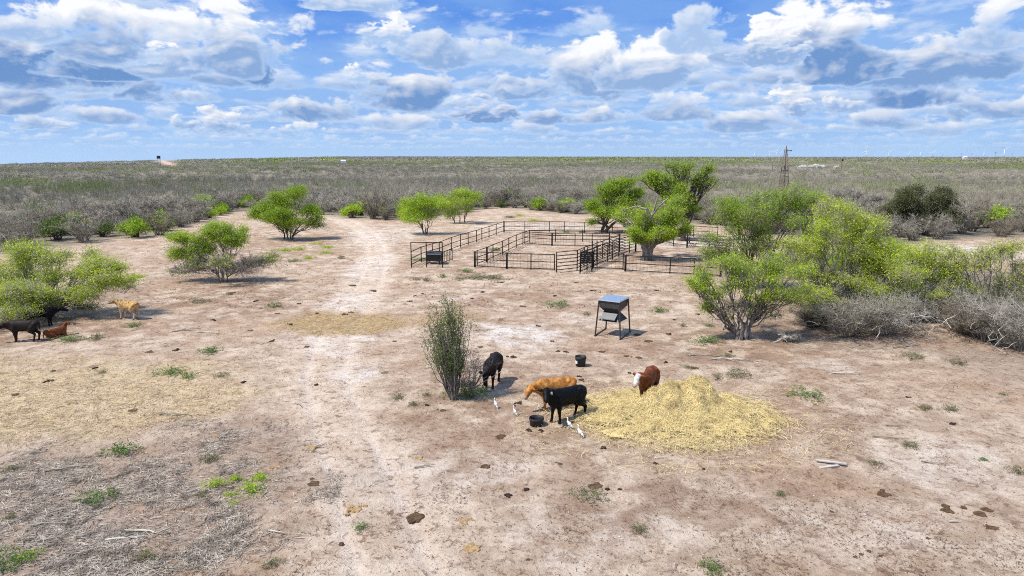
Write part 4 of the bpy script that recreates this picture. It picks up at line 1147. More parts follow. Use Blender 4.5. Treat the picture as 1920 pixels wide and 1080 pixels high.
def hide_mat(name, rough=.55):
    m, nt, out = material(name)
    nd = nt.n.new('ShaderNodeAttribute'); nd.attribute_name = 'coat'
    co = objcoord(nt)
    n = nt.noise(co, 7., 5, .6); n2 = nt.noise(co, 40., 3, .6)
    c = nt.mix(nt.smooth(n, .35, .65), nd.outputs['Color'], nt.mix(.5, nd.outputs['Color'], (.0, .0, .0)))
    principled(nt, out, c, rough, .14, 0., n2, .45, .03)
    return m
MAT['hide'] = hide_mat('hide')
MAT['hide_gloss'] = hide_mat('glossy_hide', .48)
MAT['eye'] = simple_mat('dark_eye', (.008, .006, .005), None, 5, .15, .6)
MAT['tag_blue'] = simple_mat('pale_blue_tag', (.55, .80, .88), (.6, .85, .9), 20, .5, .3)
MAT['tag_white'] = simple_mat('white_tag', (.8, .8, .8), (.75, .76, .76), 20, .5, .3)

def cow(label, loc, heading, scale=1.0, pose='stand', neck=(0, 0), head=None, coat=(.02, .02, .02), face=None, belly=None, leg=None, muzzle=None, tag=None, step=(0, 0, 0, 0), gloss=False, cat='cow', girth=1.0, tone=None, udder=False):
    """x forward, z up; neck = (lift in radians, turn in radians); head = (pitch, yaw) of the face in radians"""
    lying = pose == 'lie'
    z0 = -.52 if lying else 0.0
    g = girth
    lift, turn = neck
    base = np.array((.56, 0, 1.06 + z0))
    nd = np.array((math.cos(lift) * math.cos(turn), math.cos(lift) * math.sin(turn), math.sin(lift)))
    poll = base + nd * .46
    hp, hy = head if head else (-.5, turn)
    hd = np.array((math.cos(hp) * math.cos(hy), math.cos(hp) * math.sin(hy), math.sin(hp)))
    side = np.array((-math.sin(hy), math.cos(hy), 0.0)); upv = np.cross(hd, side) * 1.0
    if upv[2] < 0 and abs(hp) < 1.3: upv = -upv
    fr = poll + hd * .12; mz = poll + hd * .40
    pr = [
        ((-.50, 0, .945 + z0), (.36, 0, .925 + z0), .285 * g, .305 * g, .82, .08),
        ((-.30, 0, .86 + z0), (.34, 0, .83 + z0), .250 * g, .25 * g, .92, .08),
        ((-.70, 0, 1.06 + z0), (.30, 0, 1.07 + z0), .17, .175, .90, .06),
        ((-.52, .16, 1.13 + z0), (-.52, -.16, 1.13 + z0), .075, .075, 1.0, .05),
        ((-.68, .12, .98 + z0), (-.68, -.12, .98 + z0), .175, .175, 1.0, .08),
        ((-.82, .09, 1.07 + z0), (-.82, -.09, 1.07 + z0), .07, .07, 1.0, .05),
        ((.40, .10, 1.02 + z0), (.38, .15, .80 + z0), .13, .13, 1.0, .05),
        ((.40, -.10, 1.02 + z0), (.38, -.15, .80 + z0), .13, .13, 1.0, .05),
        ((.36, 0, 1.10 + z0), (.54, 0, 1.0 + z0), .17, .22, .80, .08),
        ((.60, 0, .82 + z0), (.52, 0, .66 + z0), .17, .12, .75, .08),
        (base, poll - nd * .05, .215, .140, .72, .08),
        ((.60, 0, .84 + z0), poll - nd * .08 + np.array((0, 0, -.10)), .16, .09, .55, .08),
        (poll, fr, .115, .128, 1.0, .05),
        (fr, mz, .118, .078, .95, .05),
        (mz - upv * .015, mz + hd * .03 - upv * .015, .084, .076, 1.0, .03),
        (poll + hd * .10 - upv * .07, poll + hd * .32 - upv * .06, .06, .05, 1.0, .04),
    ]
    for s in (-1, 1):
        e0 = poll + side * s * .09 + upv * .03; e1 = poll + side * s * .30 - upv * .03 - hd * .03
        pr.append((e0, (e0 + e1) / 2 + upv * .01, .030, .060, 1.0, .02)); pr.append(((e0 + e1) / 2 + upv * .01, e1, .060, .022, 1.0, .03))
    feet = []
    if not lying:
        for i, (sx, s) in enumerate(((1, 1), (1, -1), (-1, 1), (-1, -1))):
            st = step[i]; y = .155 * s
            if sx > 0:
                hip = (.40, y, .78); kn = (.42 + st * .5, y * .95, .44); ft = (.41 + st, y * .92, .13); hf = (.44 + st, y * .92, .035)
                pr += [(hip, kn, .125, .066, 1, .05), (kn, ft, .060, .042, 1, .03), (ft, hf, .046, .055, 1, .02)]
            else:
                hip = (-.58, y, .84); sf = (-.48 + st * .3, y * 1.1, .66); hk = (-.70 + st * .7, y * .95, .43); ft = (-.64 + st, y * .92, .13); hf = (-.60 + st, y * .92, .035)
                pr += [(hip, sf, .18, .145, 1, .06), (sf, hk, .130, .064, 1, .04), (hk, ft, .060, .042, 1, .03), (ft, hf, .046, .055, 1, .02)]
        pr += [((-.82, 0, 1.10), (-.89, 0, .98), .045, .034, 1, .05), ((-.89, 0, .98), (-.90, .02, .58), .030, .020, 1, .02), ((-.90, .02, .58), (-.89, .02, .40), .030, .040, 1, .02)]
        if udder: pr.append(((-.42, 0, .62), (-.34, 0, .60), .11, .09, 1, .06))
    else:
        for s in (-1, 1):
            pr += [((.36, .17 * s, .24), (.62, .24 * s, .14), .11, .06, 1, .06), ((.62, .24 * s, .14), (.40, .27 * s, .06), .055, .045, 1, .03),
                   ((-.52, .20 * s, .34), (-.26, .34 * s, .18), .18, .10, 1, .08), ((-.26, .34 * s, .18), (-.52, .42 * s, .07), .08, .05, 1, .04), ((-.52, .42 * s, .07), (-.28, .44 * s, .05), .045, .045, 1, .03)]
        pr += [((-.80, 0, .55), (-.90, .05, .30), .04, .03, 1, .05), ((-.90, .05, .30), (-.84, .12, .08), .03, .03, 1, .02)]
    allp = np.array([p[j] for p in pr for j in (0, 1)])
    lo = allp.min(0) - .36; hi = allp.max(0) + .36; lo[2] = max(lo[2], -.06)
    V, Q = surface_nets(make_sdf(pr), lo, hi, .021)
    C = np.tile(np.array(coat, float), (len(V), 1))
    nz = fbm(V[:, 0] * 4 + 7, V[:, 2] * 4 + V[:, 1] * 3, 5, 3)[:, None]
    if tone is not None:
        k = sstep(.35, .65, nz) ; C = C * (1 - .6 * k) + np.array(tone) * .6 * k
    if belly is not None:
        k = sstep(.88 + z0, .66 + z0, V[:, 2])[:, None] * .8; C = C * (1 - k) + np.array(belly) * k
    if leg is not None and not lying:
        k = sstep(.60, .40, V[:, 2])[:, None]; C = C * (1 - k) + np.array(leg) * k
    rel = V - poll; along = rel @ hd; lat = np.abs(rel @ side)
    if face is not None:
        front = rel @ upv
        k = (sstep(-.05, .0, along) * sstep(.13, .085, lat) * sstep(.24, .20, np.linalg.norm(rel - hd * .2, axis=1) - .06))[:, None]
        k = k * ((front > -.10) | (along > .22))[:, None]
        C = C * (1 - k) + np.array(face) * k
    if muzzle is not None:
        k = (sstep(.36, .40, along) * (lat < .12))[:, None]; C = C * (1 - k) + np.array(muzzle) * k
    if not lying:
        k = sstep(.08, .05, V[:, 2])[:, None]; C = C * (1 - k) + np.array((.02, .017, .015)) * k
    e = empty('cow', loc, heading, label, cat, 'cattle of the ranch'); e.scale = (scale,) * 3
    me = mesh_np('body', V, Q, None, True, vcol={'coat': C})
    link('body', me, MAT['hide_gloss' if gloss else 'hide'], e)
    for s in (-1, 1):
        bm = bmesh.new(); bmesh.ops.create_uvsphere(bm, u_segments=8, v_segments=6, radius=.020)
        m2 = bpy.data.meshes.new('eye'); bm.to_mesh(m2); bm.free()
        link('eye', m2, MAT['eye'], e, Vector(poll + hd * .15 + side * s * .098 + upv * .035))
    if tag:
        s = tag[1]
        p0 = poll + side * s * .19 - upv * .06 + hd * .03
        mb = MB(); a = Vector(side * s); u = Vector(upv); dv = Vector(hd)
        c = Vector(p0)
        mb.hexa([c - a * .045 - u * .075 + dv * .03, c + a * .045 - u * .075 + dv * .03, c + a * .045 - u * .075 + dv * .042, c - a * .045 - u * .075 + dv * .042],
                [c - a * .03 + u * .075 + dv * .03, c + a * .03 + u * .075 + dv * .03, c + a * .03 + u * .075 + dv * .042, c - a * .03 + u * .075 + dv * .042])
        mb.build('ear_tag', MAT[tag[0]], e)
    return e

def build_cattle():
    BLACK = (.0055, .005, .0053)
    w = lambda px, py: G(px, py)
    # heading: 0 faces right (+x); pi faces left; -pi/2 faces the camera
    cow('glossy black cow with a pale blue ear tag standing beside the hay', w(1060, 788), R(214), 1.03, neck=(.62, .15), head=(-.62, .95), coat=BLACK, tag=('tag_blue', 1), gloss=True, step=(-.05, .10, -.16, .06), girth=1.04)
    cow('tan orange cow lowering its head behind the black cow with the ear tag', w(1040, 766), R(199), 1.0, neck=(-.22, .0), head=(-1.0, .1), coat=(.48, .185, .036), tone=(.66, .32, .085), belly=(.46, .20, .06), muzzle=(.55, .42, .32), step=(.06, -.05, 0, .08))
    cow('red-brown cow with a white face standing behind the hay pile', w(1214, 752), R(-114), 1.06, neck=(.50, -.35), head=(-.85, -.35), coat=(.25, .070, .018), tone=(.15, .042, .014), face=(.80, .77, .74), muzzle=(.62, .48, .42), leg=(.12, .04, .018), step=(.03, -.04, .05, -.03), belly=(.13, .045, .02))
    cow('dark brown-black cow grazing behind the slim shrub', w(923, 722), R(-103), 1.05, neck=(-.62, -.05), head=(-1.35, -.05), coat=(.018, .012, .010), tone=(.030, .016, .012), leg=(.022, .014, .011), step=(.05, -.05, .1, -.1))
    cow('pale tan calf standing right of the big left mesquite', w(241, 598), R(162), .92, neck=(.20, .05), head=(-.35, .1), coat=(.60, .36, .130), tone=(.74, .50, .22), leg=(.72, .58, .42), face=(.62, .46, .30), muzzle=(.62, .50, .42), step=(.04, -.03, .03, -.12), girth=.95, cat='calf', belly=(.70, .50, .28))
    cow('brown-black cow with a white ear tag at the far left under the mesquite', w(46, 640), R(188), .94, neck=(-.05, .25), head=(-.7, .5), coat=(.014, .010, .009), tone=(.030, .018, .013), leg=(.028, .017, .012), tag=('tag_white', -1), step=(-.04, .06, .05, -.08))
    cow('black cow standing deep in the shade of the left mesquite', w(80, 612), R(20), .94, neck=(.05, 0), head=(-.4, .1), coat=BLACK, step=(.03, -.03, .03, -.06), girth=1.05)
    cow('red calf lying in the shade under the left mesquite', w(106, 632), R(62), .72, pose='lie', neck=(.95, .2), head=(-.3, .5), coat=(.26, .075, .022), tone=(.18, .05, .018), cat='calf')
build_cattle()

# ------------------------------------------------------------------ white egrets
MAT['feather'] = simple_mat('white_feather', (.82, .82, .80), (.70, .70, .70), 9, .7, .2)
MAT['beak'] = simple_mat('yellow_beak', (.75, .45, .06), None, 9, .5, .3)
MAT['bird_leg'] = simple_mat('dark_bird_leg', (.05, .05, .04), None, 9, .6, .3)
def egret(label, loc, heading, s=1.0, lean=.75):
    c, sn = math.cos(lean), math.sin(lean)
    ax = np.array((c, 0, sn)); B = np.array((0, 0, .26))
    a = B - ax * .15; b = B + ax * .13
    n1 = b + np.array((.02, 0, .08)); n2 = n1 + np.array((-.015, 0, .10)); hd = n2 + np.array((.035, 0, .035))
    pr = [(a, B, .045, .082, .9, .03), (B, b, .082, .05, .9, .03), (b, n1, .042, .026, 1, .03), (n1, n2, .024, .021, 1, .02), (n2, hd, .025, .031, .9, .02), (a, a - ax * .12, .035, .015, 1.2, .03)]
    P = np.array([p[j] for p in pr for j in (0, 1)])
    V, Q = surface_nets(make_sdf(pr, .03), P.min(0) - .1, P.max(0) + .1, .0105)
    e = empty('egret', loc, heading, label, 'egret', 'white egrets'); e.scale = (s * .88,) * 3
    link('body', mesh_np('body', V, Q, None, True), MAT['feather'], e)
    mb = MB(); mb.tube([hd + (.025, 0, -.002), hd + (.095, 0, -.02)], [.012, .002], 6); mb.build('beak', MAT['beak'], e, True)
    for y in (-1, 1):
        mb = MB(); mb.tube([(-.01, y * .022, .22), (.015, y * .024, .12), (-.005, y * .026, .012), (.045, y * .028, .006)], .006, 5); mb.build('leg', MAT['bird_leg'], e)
        e2 = MB(); bm = bmesh.new(); bmesh.ops.create_uvsphere(bm, u_segments=6, v_segments=4, radius=.005); m2 = bpy.data.meshes.new('eye'); bm.to_mesh(m2); bm.free()
        link('eye', m2, MAT['eye'], e, Vector(hd + np.array((.012, y * .027, .006))))
egret('white egret nearest the slim shrub', G(930, 766), R(135), 0.79, .95)
egret('white egret between the slim shrub and the near black tub', G(966, 780), R(140), 0.76, .9)
egret('white egret just below the black cow, farther from the camera of the hay edge pair', G(1068, 804), R(150), 0.83, .72)
egret('white egret at the hay edge, lowest and nearest of all the egrets', G(1088, 820), R(140), 0.89, .72)
# ------------------------------------------------------------------ metal feeder
MAT['feeder_dark'] = simple_mat('weathered_dark_steel', (.036, .036, .035), (.060, .058, .055), 3, .5, .45, .3)
MAT['feeder_slate'] = simple_mat('slate_steel', (.022, .025, .030), (.036, .040, .046), 3, .45, .5, .3)
MAT['galvanised'] = simple_mat('galvanised_sheet', (.46, .57, .66), (.58, .68, .76), 5, .22, .5, .75)
MAT['galv_edge'] = simple_mat('bright_edge', (.75, .78, .8), None, 5, .35, .5, .5)
def build_feeder():
    f = [G(1115.8, 630.5), G(1163, 637), G(1181, 623.5), G(1135.8, 617)]        # front left, front right, back right, back left
    c = sum(f, Vector()) / 4
    xa = ((f[1] - f[0]) + (f[2] - f[3])).normalized(); rz = math.atan2(xa.y, xa.x)
    o = empty('feeder', c, rz, 'dark metal livestock feeder on four splayed legs with a bright sloping lid', 'feeder')
    M = Matrix.Rotation(-rz, 3, 'Z')
    fx = abs((M @ (f[1] - c)).x) * .5 + abs((M @ (f[0] - c)).x) * .5; fy = (abs((M @ (f[2] - c)).y) + abs((M @ (f[0] - c)).y)) / 2
    zt = 2.0; tx = .60; ty = min(.62, fy * .80)
    rect = lambda x, y, z: [(-x, -y, z), (x, -y, z), (x, y, z), (-x, y, z)]
    mb = MB(); mb.hexa(rect(tx - .02, ty - .02, zt - .40), rect(tx - .02, ty - .02, zt)); mb.build('hopper', MAT['feeder_dark'], o)
    mb = MB(); mb.hexa(rect(tx * .50, ty * .50, zt - .74), rect(tx - .05, ty - .05, zt - .402)); mb.build('funnel', MAT['feeder_dark'], o)
    mb = MB(); mb.hexa(rect(tx * 1.0, ty * 1.0, zt - 1.14), rect(tx * .50, ty * .50, zt - .742)); mb.build('tray_skirt', MAT['feeder_dark'], o)
    mb = MB(); mb.hexa([(-.46, -ty * 1.18, zt - 1.02), (.40, -ty * 1.18, zt - 1.02), (.40, -ty * 1.14, zt - .98), (-.46, -ty * 1.14, zt - .98)],
                       [(-.40, -ty * .62, zt - .64), (.46, -ty * .62, zt - .64), (.46, -ty * .58, zt - .60), (-.40, -ty * .58, zt - .60)]); mb.build('flap', MAT['feeder_slate'], o)
    mb = MB(); mb.hexa([(-tx - .03, -ty - .03, zt + .003), (tx + .03, -ty - .03, zt + .003), (tx + .03, ty + .03, zt + .003), (-tx - .03, ty + .03, zt + .003)],
                       [(-tx - .03, -ty - .03, zt + .04), (tx + .03, -ty - .03, zt + .04), (tx + .03, ty + .03, zt + .09), (-tx - .03, ty + .03, zt + .09)]); mb.build('lid', MAT['galvanised'], o)
    mb = MB(); mb.box((0, -ty - .045, zt + .018), (2 * tx + .08, .022, .05)); mb.build('lid_edge', MAT['galv_edge'], o)
    for k, (sx, sy) in enumerate(((-1, -1), (1, -1), (1, 1), (-1, 1))):
        foot = M @ (f[k] - c)
        mb = MB(); mb.tube([(sx * tx, sy * ty, zt - .02), (foot.x, foot.y, .02)], .045, 4); mb.build('leg', MAT['feeder_dark'], o)
    for a, b in ((0, 3), (1, 2)):
        p, q = M @ (f[a] - c), M @ (f[b] - c); d = (q - p).normalized() * .08
        mb = MB(); mb.tube([p - d + Vector((0, 0, .045)), q + d + Vector((0, 0, .045))], .042, 4); mb.build('skid', MAT['feeder_dark'], o)
build_feeder()

# ------------------------------------------------------------------ rubber tubs
def lathe(mb, prof, n=28):
    a = np.arange(n) / n * 2 * math.pi
    V = np.array([(r * math.cos(t), r * math.sin(t), z) for r, z in prof for t in a]); m = len(prof)
    i = np.arange(m * n).reshape(m, n); Q = np.stack([i[:-1], np.roll(i[:-1], -1, 1), np.roll(i[1:], -1, 1), i[1:]], -1).reshape(-1, 4)
    mb.add(V, Q)
MAT['dry_feed'] = simple_mat('feed_residue', (.10, .07, .045), (.05, .035, .025), 12, .95, .1)
MAT['label_white'] = simple_mat('white_paper', (.75, .75, .74), (.6, .6, .6), 14, .7, .2)
def tub(name, label, px, py, r, h, taper=.9, paper=False):
    o = empty(name, G(px, py), 0, label, 'tub')
    mb = MB(); lathe(mb, [(.001, 0), (r * taper, 0), (r * .97, h * .72), (r * .98, h * .74), (r * 1.03, h * .76), (r * 1.03, h * .88), (r * 1.0, h * .90), (r * 1.02, h), (r * .95, h), (r * .90, h * .5), (r * .82, h * .12), (.001, h * .12)])
    mb.build('body', MAT['black_rubber'], o, True)
    mb = MB(); lathe(mb, [(.001, h * .16), (r * .5, h * .17), (r * .825, h * .14)]); mb.build('feed', MAT['dry_feed'], o, True)
    if paper:
        mb = MB(); a = np.linspace(math.pi * 1.02, math.pi * 1.26, 5); V = []
        for t in a:
            V += [(r * .968 * math.cos(t), r * .968 * math.sin(t), h * .30), (r * .992 * math.cos(t), r * .992 * math.sin(t), h * .60)]
        mb.add(V, [(2 * k, 2 * k + 2, 2 * k + 3, 2 * k + 1) for k in range(4)]); mb.build('paper_label', MAT['label_white'], o, True)
tub('feed_tub', 'low black rubber feed tub in front of the two cows', 1006, 797, .27, .30)
tub('feed_tub', 'taller black tub with a scrap of white label, alone in front of the feeder', 1088.5, 686, .26, .48, .86, True)

# ------------------------------------------------------------------ hay
def hay_mat():
    m, nt, out = material('loose_hay'); t = nt.attr('tint'); co = objcoord(nt)
    n = nt.noise(co, 1.6, 4, .6)
    c = nt.mix(t, (.50, .38, .15), (.82, .68, .35))
    c = nt.mix(nt.smooth(n, .50, .72), c, nt.mix(t, (.34, .25, .11), (.62, .49, .24)))
    n5 = nt.noise(co, 3.4, 4, .65)
    c = nt.mix(nt.math('MULTIPLY', nt.smooth(n5, .56, .68), .7), c, (.25, .175, .07))
    d = nt.n.new('ShaderNodeBsdfPrincipled'); nt.put(d.inputs['Base Color'], c); d.inputs['Roughness'].default_value = .7; d.inputs['Specular IOR Level'].default_value = .2
    nt.l.new(d.outputs[0], out.inputs[0]); return m
MAT['hay'] = hay_mat()
PILE = flat(1288, 772)
def hay_h(x, y):
    q = hay_mask(x, y)
    sheet = .09 * (1 - sstep(.55, 1.05, q)) * (.2 + 1.6 * fbm(x * 1.5, y * 1.5, 71, 3)) + .06 * (1 - sstep(.9, 1.1, q))
    dx, dy = x - PILE[0], y - PILE[1]
    m = .96 * np.exp(-(((dx + .1) / 1.36) ** 2 + ((dy - .1) / 1.10) ** 2) ** 1.7)
    m += .30 * np.exp(-(((dx + 1.2) / 1.2) ** 2 + ((dy + .5) / 1.0) ** 2)) + .26 * np.exp(-(((dx - 1.2) / 1.3) ** 2 + ((dy + .8) / 1.2) ** 2)) + .20 * np.exp(-(((dx + 2.6) / 1.1) ** 2 + ((dy + .4) / 1.1) ** 2))
    m *= .80 + 1.0 * (fbm(x * 1.7, y * 1.7, 72, 3) - .5)
    return sheet + m
def build_hay():
    n = 150
    gx = np.linspace(HAYC[0] - 6.4, HAYC[0] + 6.4, n); gy = np.linspace(HAYC[1] - 5, HAYC[1] + 5, n)
    X, Y = np.meshgrid(gx, gy, indexing='ij'); x, y = X.ravel(), Y.ravel()
    q = hay_mask(x, y); hh = hay_h(x, y)
    z = H(x, y) + hh - .05 * sstep(.85, 1.15, q) + .05 * (vnoise(x * 7, y * 7, 73) - .5) * (hh > .1)
    c = Vector((PILE[0], PILE[1], float(H(*PILE))))
    V = np.stack([x - c.x, y - c.y, z - c.z], 1)
    i = np.arange(n * n).reshape(n, n); Q = np.stack([i[:-1, :-1], i[1:, :-1], i[1:, 1:], i[:-1, 1:]], -1).reshape(-1, 4)
    Q = Q[(q[Q] + .5 * vnoise(x * 2.6, y * 2.6, 79)[Q] < .98).all(1)]
    o = empty('hay_pile', c, 0, 'heap of loose yellow hay spread on the sand', 'hay pile')
    link('mound', mesh_np('mound', V, Q, None, True, vattr={'tint': np.clip(.25 + .4 * vnoise(x * 5, y * 5, 74), 0, 1)}), MAT['hay'], o)
    # the strands that make it hay
    N = 100000
    r = np.random.default_rng(5)
    sx = r.uniform(-6.6, 6.6, N * 2) + HAYC[0]; sy = r.uniform(-5, 5, N * 2) + HAYC[1]
    qq = hay_mask(sx, sy); k = r.uniform(size=N * 2) < np.clip((1.06 - qq) * 1.0, .0, .8) + .02 * (qq < 1.5); sx, sy = sx[k], sy[k]
    m = len(sx)
    e = 0.05
    h0 = hay_h(sx, sy); gx_ = (hay_h(sx + e, sy) - h0) / e; gy_ = (hay_h(sx, sy + e) - h0) / e
    a = r.uniform(0, 2 * math.pi, m) * .75 + .6 * vnoise(sx * .8, sy * .8, 75) * 6; L = r.uniform(.12, .5, m)
    dx, dy = np.cos(a), np.sin(a); dz = gx_ * dx + gy_ * dy + r.normal(.0, .22, m)
    d = np.stack([dx, dy, dz], 1); d /= np.linalg.norm(d, axis=1, keepdims=True)
    P = np.stack([sx - c.x, sy - c.y, H(sx, sy) + np.where(hay_mask(sx, sy) < 1.0, h0, 0) - c.z + .015 + r.uniform(0, .05, m)], 1)
    up = np.stack([-gx_, -gy_, np.ones(m)], 1) + r.normal(0, .5, (m, 3))
    u = np.cross(d, up); u /= np.linalg.norm(u, axis=1, keepdims=True); w = r.uniform(.0026, .0068, (m, 1))
    cv = np.cross(u, d) * (r.normal(0, .09, m) * L)[:, None] + u * (r.normal(0, .15, m) * L)[:, None]
    A, B, Cc = P - d * L[:, None] / 2, P + cv, P + d * L[:, None] / 2
    V = np.stack([A - u * w * .5, A + u * w * .5, B - u * w, B + u * w, Cc - u * w * .4, Cc + u * w * .4], 1).reshape(-1, 3)
    b = np.arange(m) * 6; Q = np.concatenate([np.stack([b, b + 1, b + 3, b + 2], 1), np.stack([b + 2, b + 3, b + 5, b + 4], 1)])
    t = np.clip(r.normal(.55, .25, m), 0, 1)
    s = link('straw', mesh_np('straw', V, Q, None, False, fattr={'tint': np.concatenate([t, t])}), MAT['hay'], o); s['kind'] = 'stuff'
build_hay()

# ------------------------------------------------------------------ windmill tower, far things
MAT['old_wood'] = simple_mat('weathered_timber', (.16, .115, .085), (.30, .235, .19), 2.5, .9, .15)
MAT['rust'] = simple_mat('rusty_iron', (.10, .06, .045), (.16, .10, .075), 3, .8, .3)
MAT['turbine'] = simple_mat('turbine_white', (.82, .84, .86), (.78, .8, .83), .02, .5, .3)
MAT['blind'] = simple_mat('blind_dark_green', (.018, .022, .02), (.03, .034, .03), 2, .8, .2)
MAT['pale_rock'] = simple_mat('pale_rock', (.50, .48, .44), (.36, .34, .30), 1.2, .9, .2, 0, .4)
MAT['white_metal'] = simple_mat('white_sheet', (.8, .8, .8), (.72, .73, .74), .7, .5, .3)
def windmill_tower():
    b = seen_ground(1468, 366, 60, 900); Y = b.y
    top = at_depth(1467.5, 273, Y).z - b.z
    o = empty('windmill_tower', b, R(14), 'old wooden windmill tower without its wheel, standing in the brush', 'windmill tower')
    w0, w1 = .95, .22
    def w(z): return w0 + (w1 - w0) * min(1, z / (top * .93))
    for sx, sy in ((-1, -1), (1, -1), (1, 1), (-1, 1)):
        mb = MB(); mb.tube([(sx * w0, sy * w0, -.2), (sx * w1, sy * w1, top * .93)], [.12, .09], 4); mb.build('leg', MAT['old_wood'], o)
    zs = [top * f for f in (.10, .24, .38, .50, .60, .72, .83)]
    for z in zs:
        for k in range(4):
            c = [(-1, -1), (1, -1), (1, 1), (-1, 1)]; p, q = c[k], c[(k + 1) % 4]
            mb = MB(); mb.tube([(p[0] * w(z) * 1.06, p[1] * w(z) * 1.06, z), (q[0] * w(z) * 1.06, q[1] * w(z) * 1.06, z)], .06, 4); mb.build('girt', MAT['old_wood'], o)
    for za, zb in zip(zs[:-1], zs[1:]):
        for k in range(4):
            c = [(-1, -1), (1, -1), (1, 1), (-1, 1)]; p, q = c[k], c[(k + 1) % 4]
            mb = MB(); mb.tube([(p[0] * w(za), p[1] * w(za), za), (q[0] * w(zb), q[1] * w(zb), zb)], .018, 4); mb.build('brace', MAT['rust'], o)
    zp = top * .585
    mb = MB()
    for k in range(7): mb.box((0, -1.5 + k * .5, zp + .12), (3.6, .42, .16))
    mb.build('platform', MAT['old_wood'], o)
    mb = MB(); mb.tube([(0, 0, top * .86), (0, 0, top)], [.17, .12], 8); mb.build('mast', MAT['old_wood'], o)
    mb = MB(); mb.box((.75, 0, top * .90), (1.3, .10, .14)); mb.build('tail_arm', MAT['rust'], o)
    mb = MB(); mb.box((1.40, 0, top * .90), (.3, .06, .3)); mb.build('tail_vane', MAT['rust'], o)
windmill_tower()

def turbine(px, hub_py, Y, label, rot, yaw, size=1.0):
    hub = at_depth(px, hub_py, Y); gz = float(H(hub.x, Y)); h = hub.z - gz; s = size
    o = empty('wind_turbine', (hub.x, Y, gz), yaw, label, 'wind turbine', 'wind turbines on the horizon')
    mb = MB(); mb.tube([(0, 0, -2), (0, 0, h - 1)], [3.4 * s, 2.0 * s], 12); mb.build('tower', MAT['turbine'], o, True)
    mb = MB(); mb.box((0, 2 * s, h), (4 * s, 11 * s, 4.4 * s)); mb.build('nacelle', MAT['turbine'], o)
    mb = MB(); lathe(mb, [(.01, 0), (1.4, .5), (2.0, 1.6), (2.0, 3.4)], 12); V = np.concatenate(mb.V) * s; mb.V = [np.stack([V[:, 0], V[:, 2] - 6.8 * s, V[:, 1] + h], 1)]; mb.build('hub', MAT['turbine'], o, True)
    for k in range(3):
        a = rot + k * 2 * math.pi / 3; d = np.array((math.sin(a), 0, math.cos(a))); e = np.array((math.cos(a), 0, -math.sin(a)))
        c = np.array((0, -5.2 * s, h)); Lb = 52 * s
        mb = MB(); st = [(0, 1.3, 1.2), (.06, 1.3, 1.1), (.22, 2.6, .7), (.6, 1.6, .4), (1, .5, .15)]
        V = []
        for f, ww, th in st:
            p = c + d * Lb * f
            V += [p - e * ww * s * 1.3, p + np.array((0, -th * s, 0)), p + e * ww * s * .9, p + np.array((0, th * s, 0))]
        Q = [(4 * j + m, 4 * j + (m + 1) % 4, 4 * j + 4 + (m + 1) % 4, 4 * j + 4 + m) for j in range(4) for m in range(4)]
        mb.add(V, Q); mb.build('blade', MAT['turbine'], o, True)
for i, (px, hy, Y, rot, yaw, lab) in enumerate((
    (1884, 280.5, 5200, -.95, .2, 'largest white wind turbine, at the far right of the horizon'),
    (1625, 283, 6000, .05, -.2, 'tall white wind turbine first on the left of the right hand row'),
    (1667, 286, 6800, .9, .3, 'white wind turbine with a tilted blade, just right of the tall one'),
    (1704, 288.5, 8200, .5, .1, 'small faint wind turbine half hidden behind the horizon right of the tilted one'),
    (1727, 286, 7600, .2, .5, 'faint wind turbine in the gap between the half hidden one and the poles'),
    (1748, 287, 8000, .75, -.3, 'small wind turbine just left of the first utility poles'),
    (1457, 283.5, 6400, .35, .1, 'white wind turbine close behind the windmill tower on its left'),
    (1443, 286, 7400, 1.0, -.1, 'second white wind turbine left of the windmill tower'),
    (1415, 288, 7600, .1, .3, 'leftmost wind turbine of the group left of the windmill tower'),
    (1463, 287, 7900, .8, .3, 'low wind turbine nearly touching the windmill tower'),
    (1845, 288, 8400, .3, .3, 'tiny wind turbine between the poles and the largest turbine'))):
    turbine(px, hy, Y, lab, rot, yaw)

def pole(px, top_py, Y, label, arm=True, box=False, name='utility_pole', r=.17):
    t = at_depth(px, top_py, Y); gz = float(H(t.x, Y)); h = t.z - gz
    o = empty(name, (t.x, Y, gz), 0, label, 'pole')
    mb = MB(); mb.tube([(0, 0, -.3), (0, 0, h)], [r * .9, r * .65], 7); mb.build('shaft', MAT['old_wood' if not box else 'rust'], o, True)
    if arm: mb = MB(); mb.box((0, -.25, h - .8), (2.6, .18, .2)); mb.build('crossarm', MAT['old_wood'], o)
    if box: mb = MB(); mb.box((.3, 0, h - 1.3), (.9, .9, 1.3)); mb.build('box', MAT['blind'], o)
for px, ty, Y, lab in ((1749, 288, 950, 'utility pole farthest left of the distant line'), (1768, 289, 900, 'second utility pole from the left of the distant line'), (1803, 287, 850, 'utility pole left of the small white shed'),
                       (1823, 287, 800, 'utility pole just right of the small white shed'), (1867, 284, 640, 'tallest utility pole, under the largest wind turbine'), (1898, 287, 760, 'utility pole farthest right of the distant line')):
    pole(px, ty, Y, lab)
pole(1449.5, 296, 470, 'bare dark pole standing left of the windmill tower', False, False, 'wooden_pole', .22)
pole(1579.5, 296.5, 470, 'pole with a dark box near its top, right of the pale rocks', False, True, 'box_pole', .16)
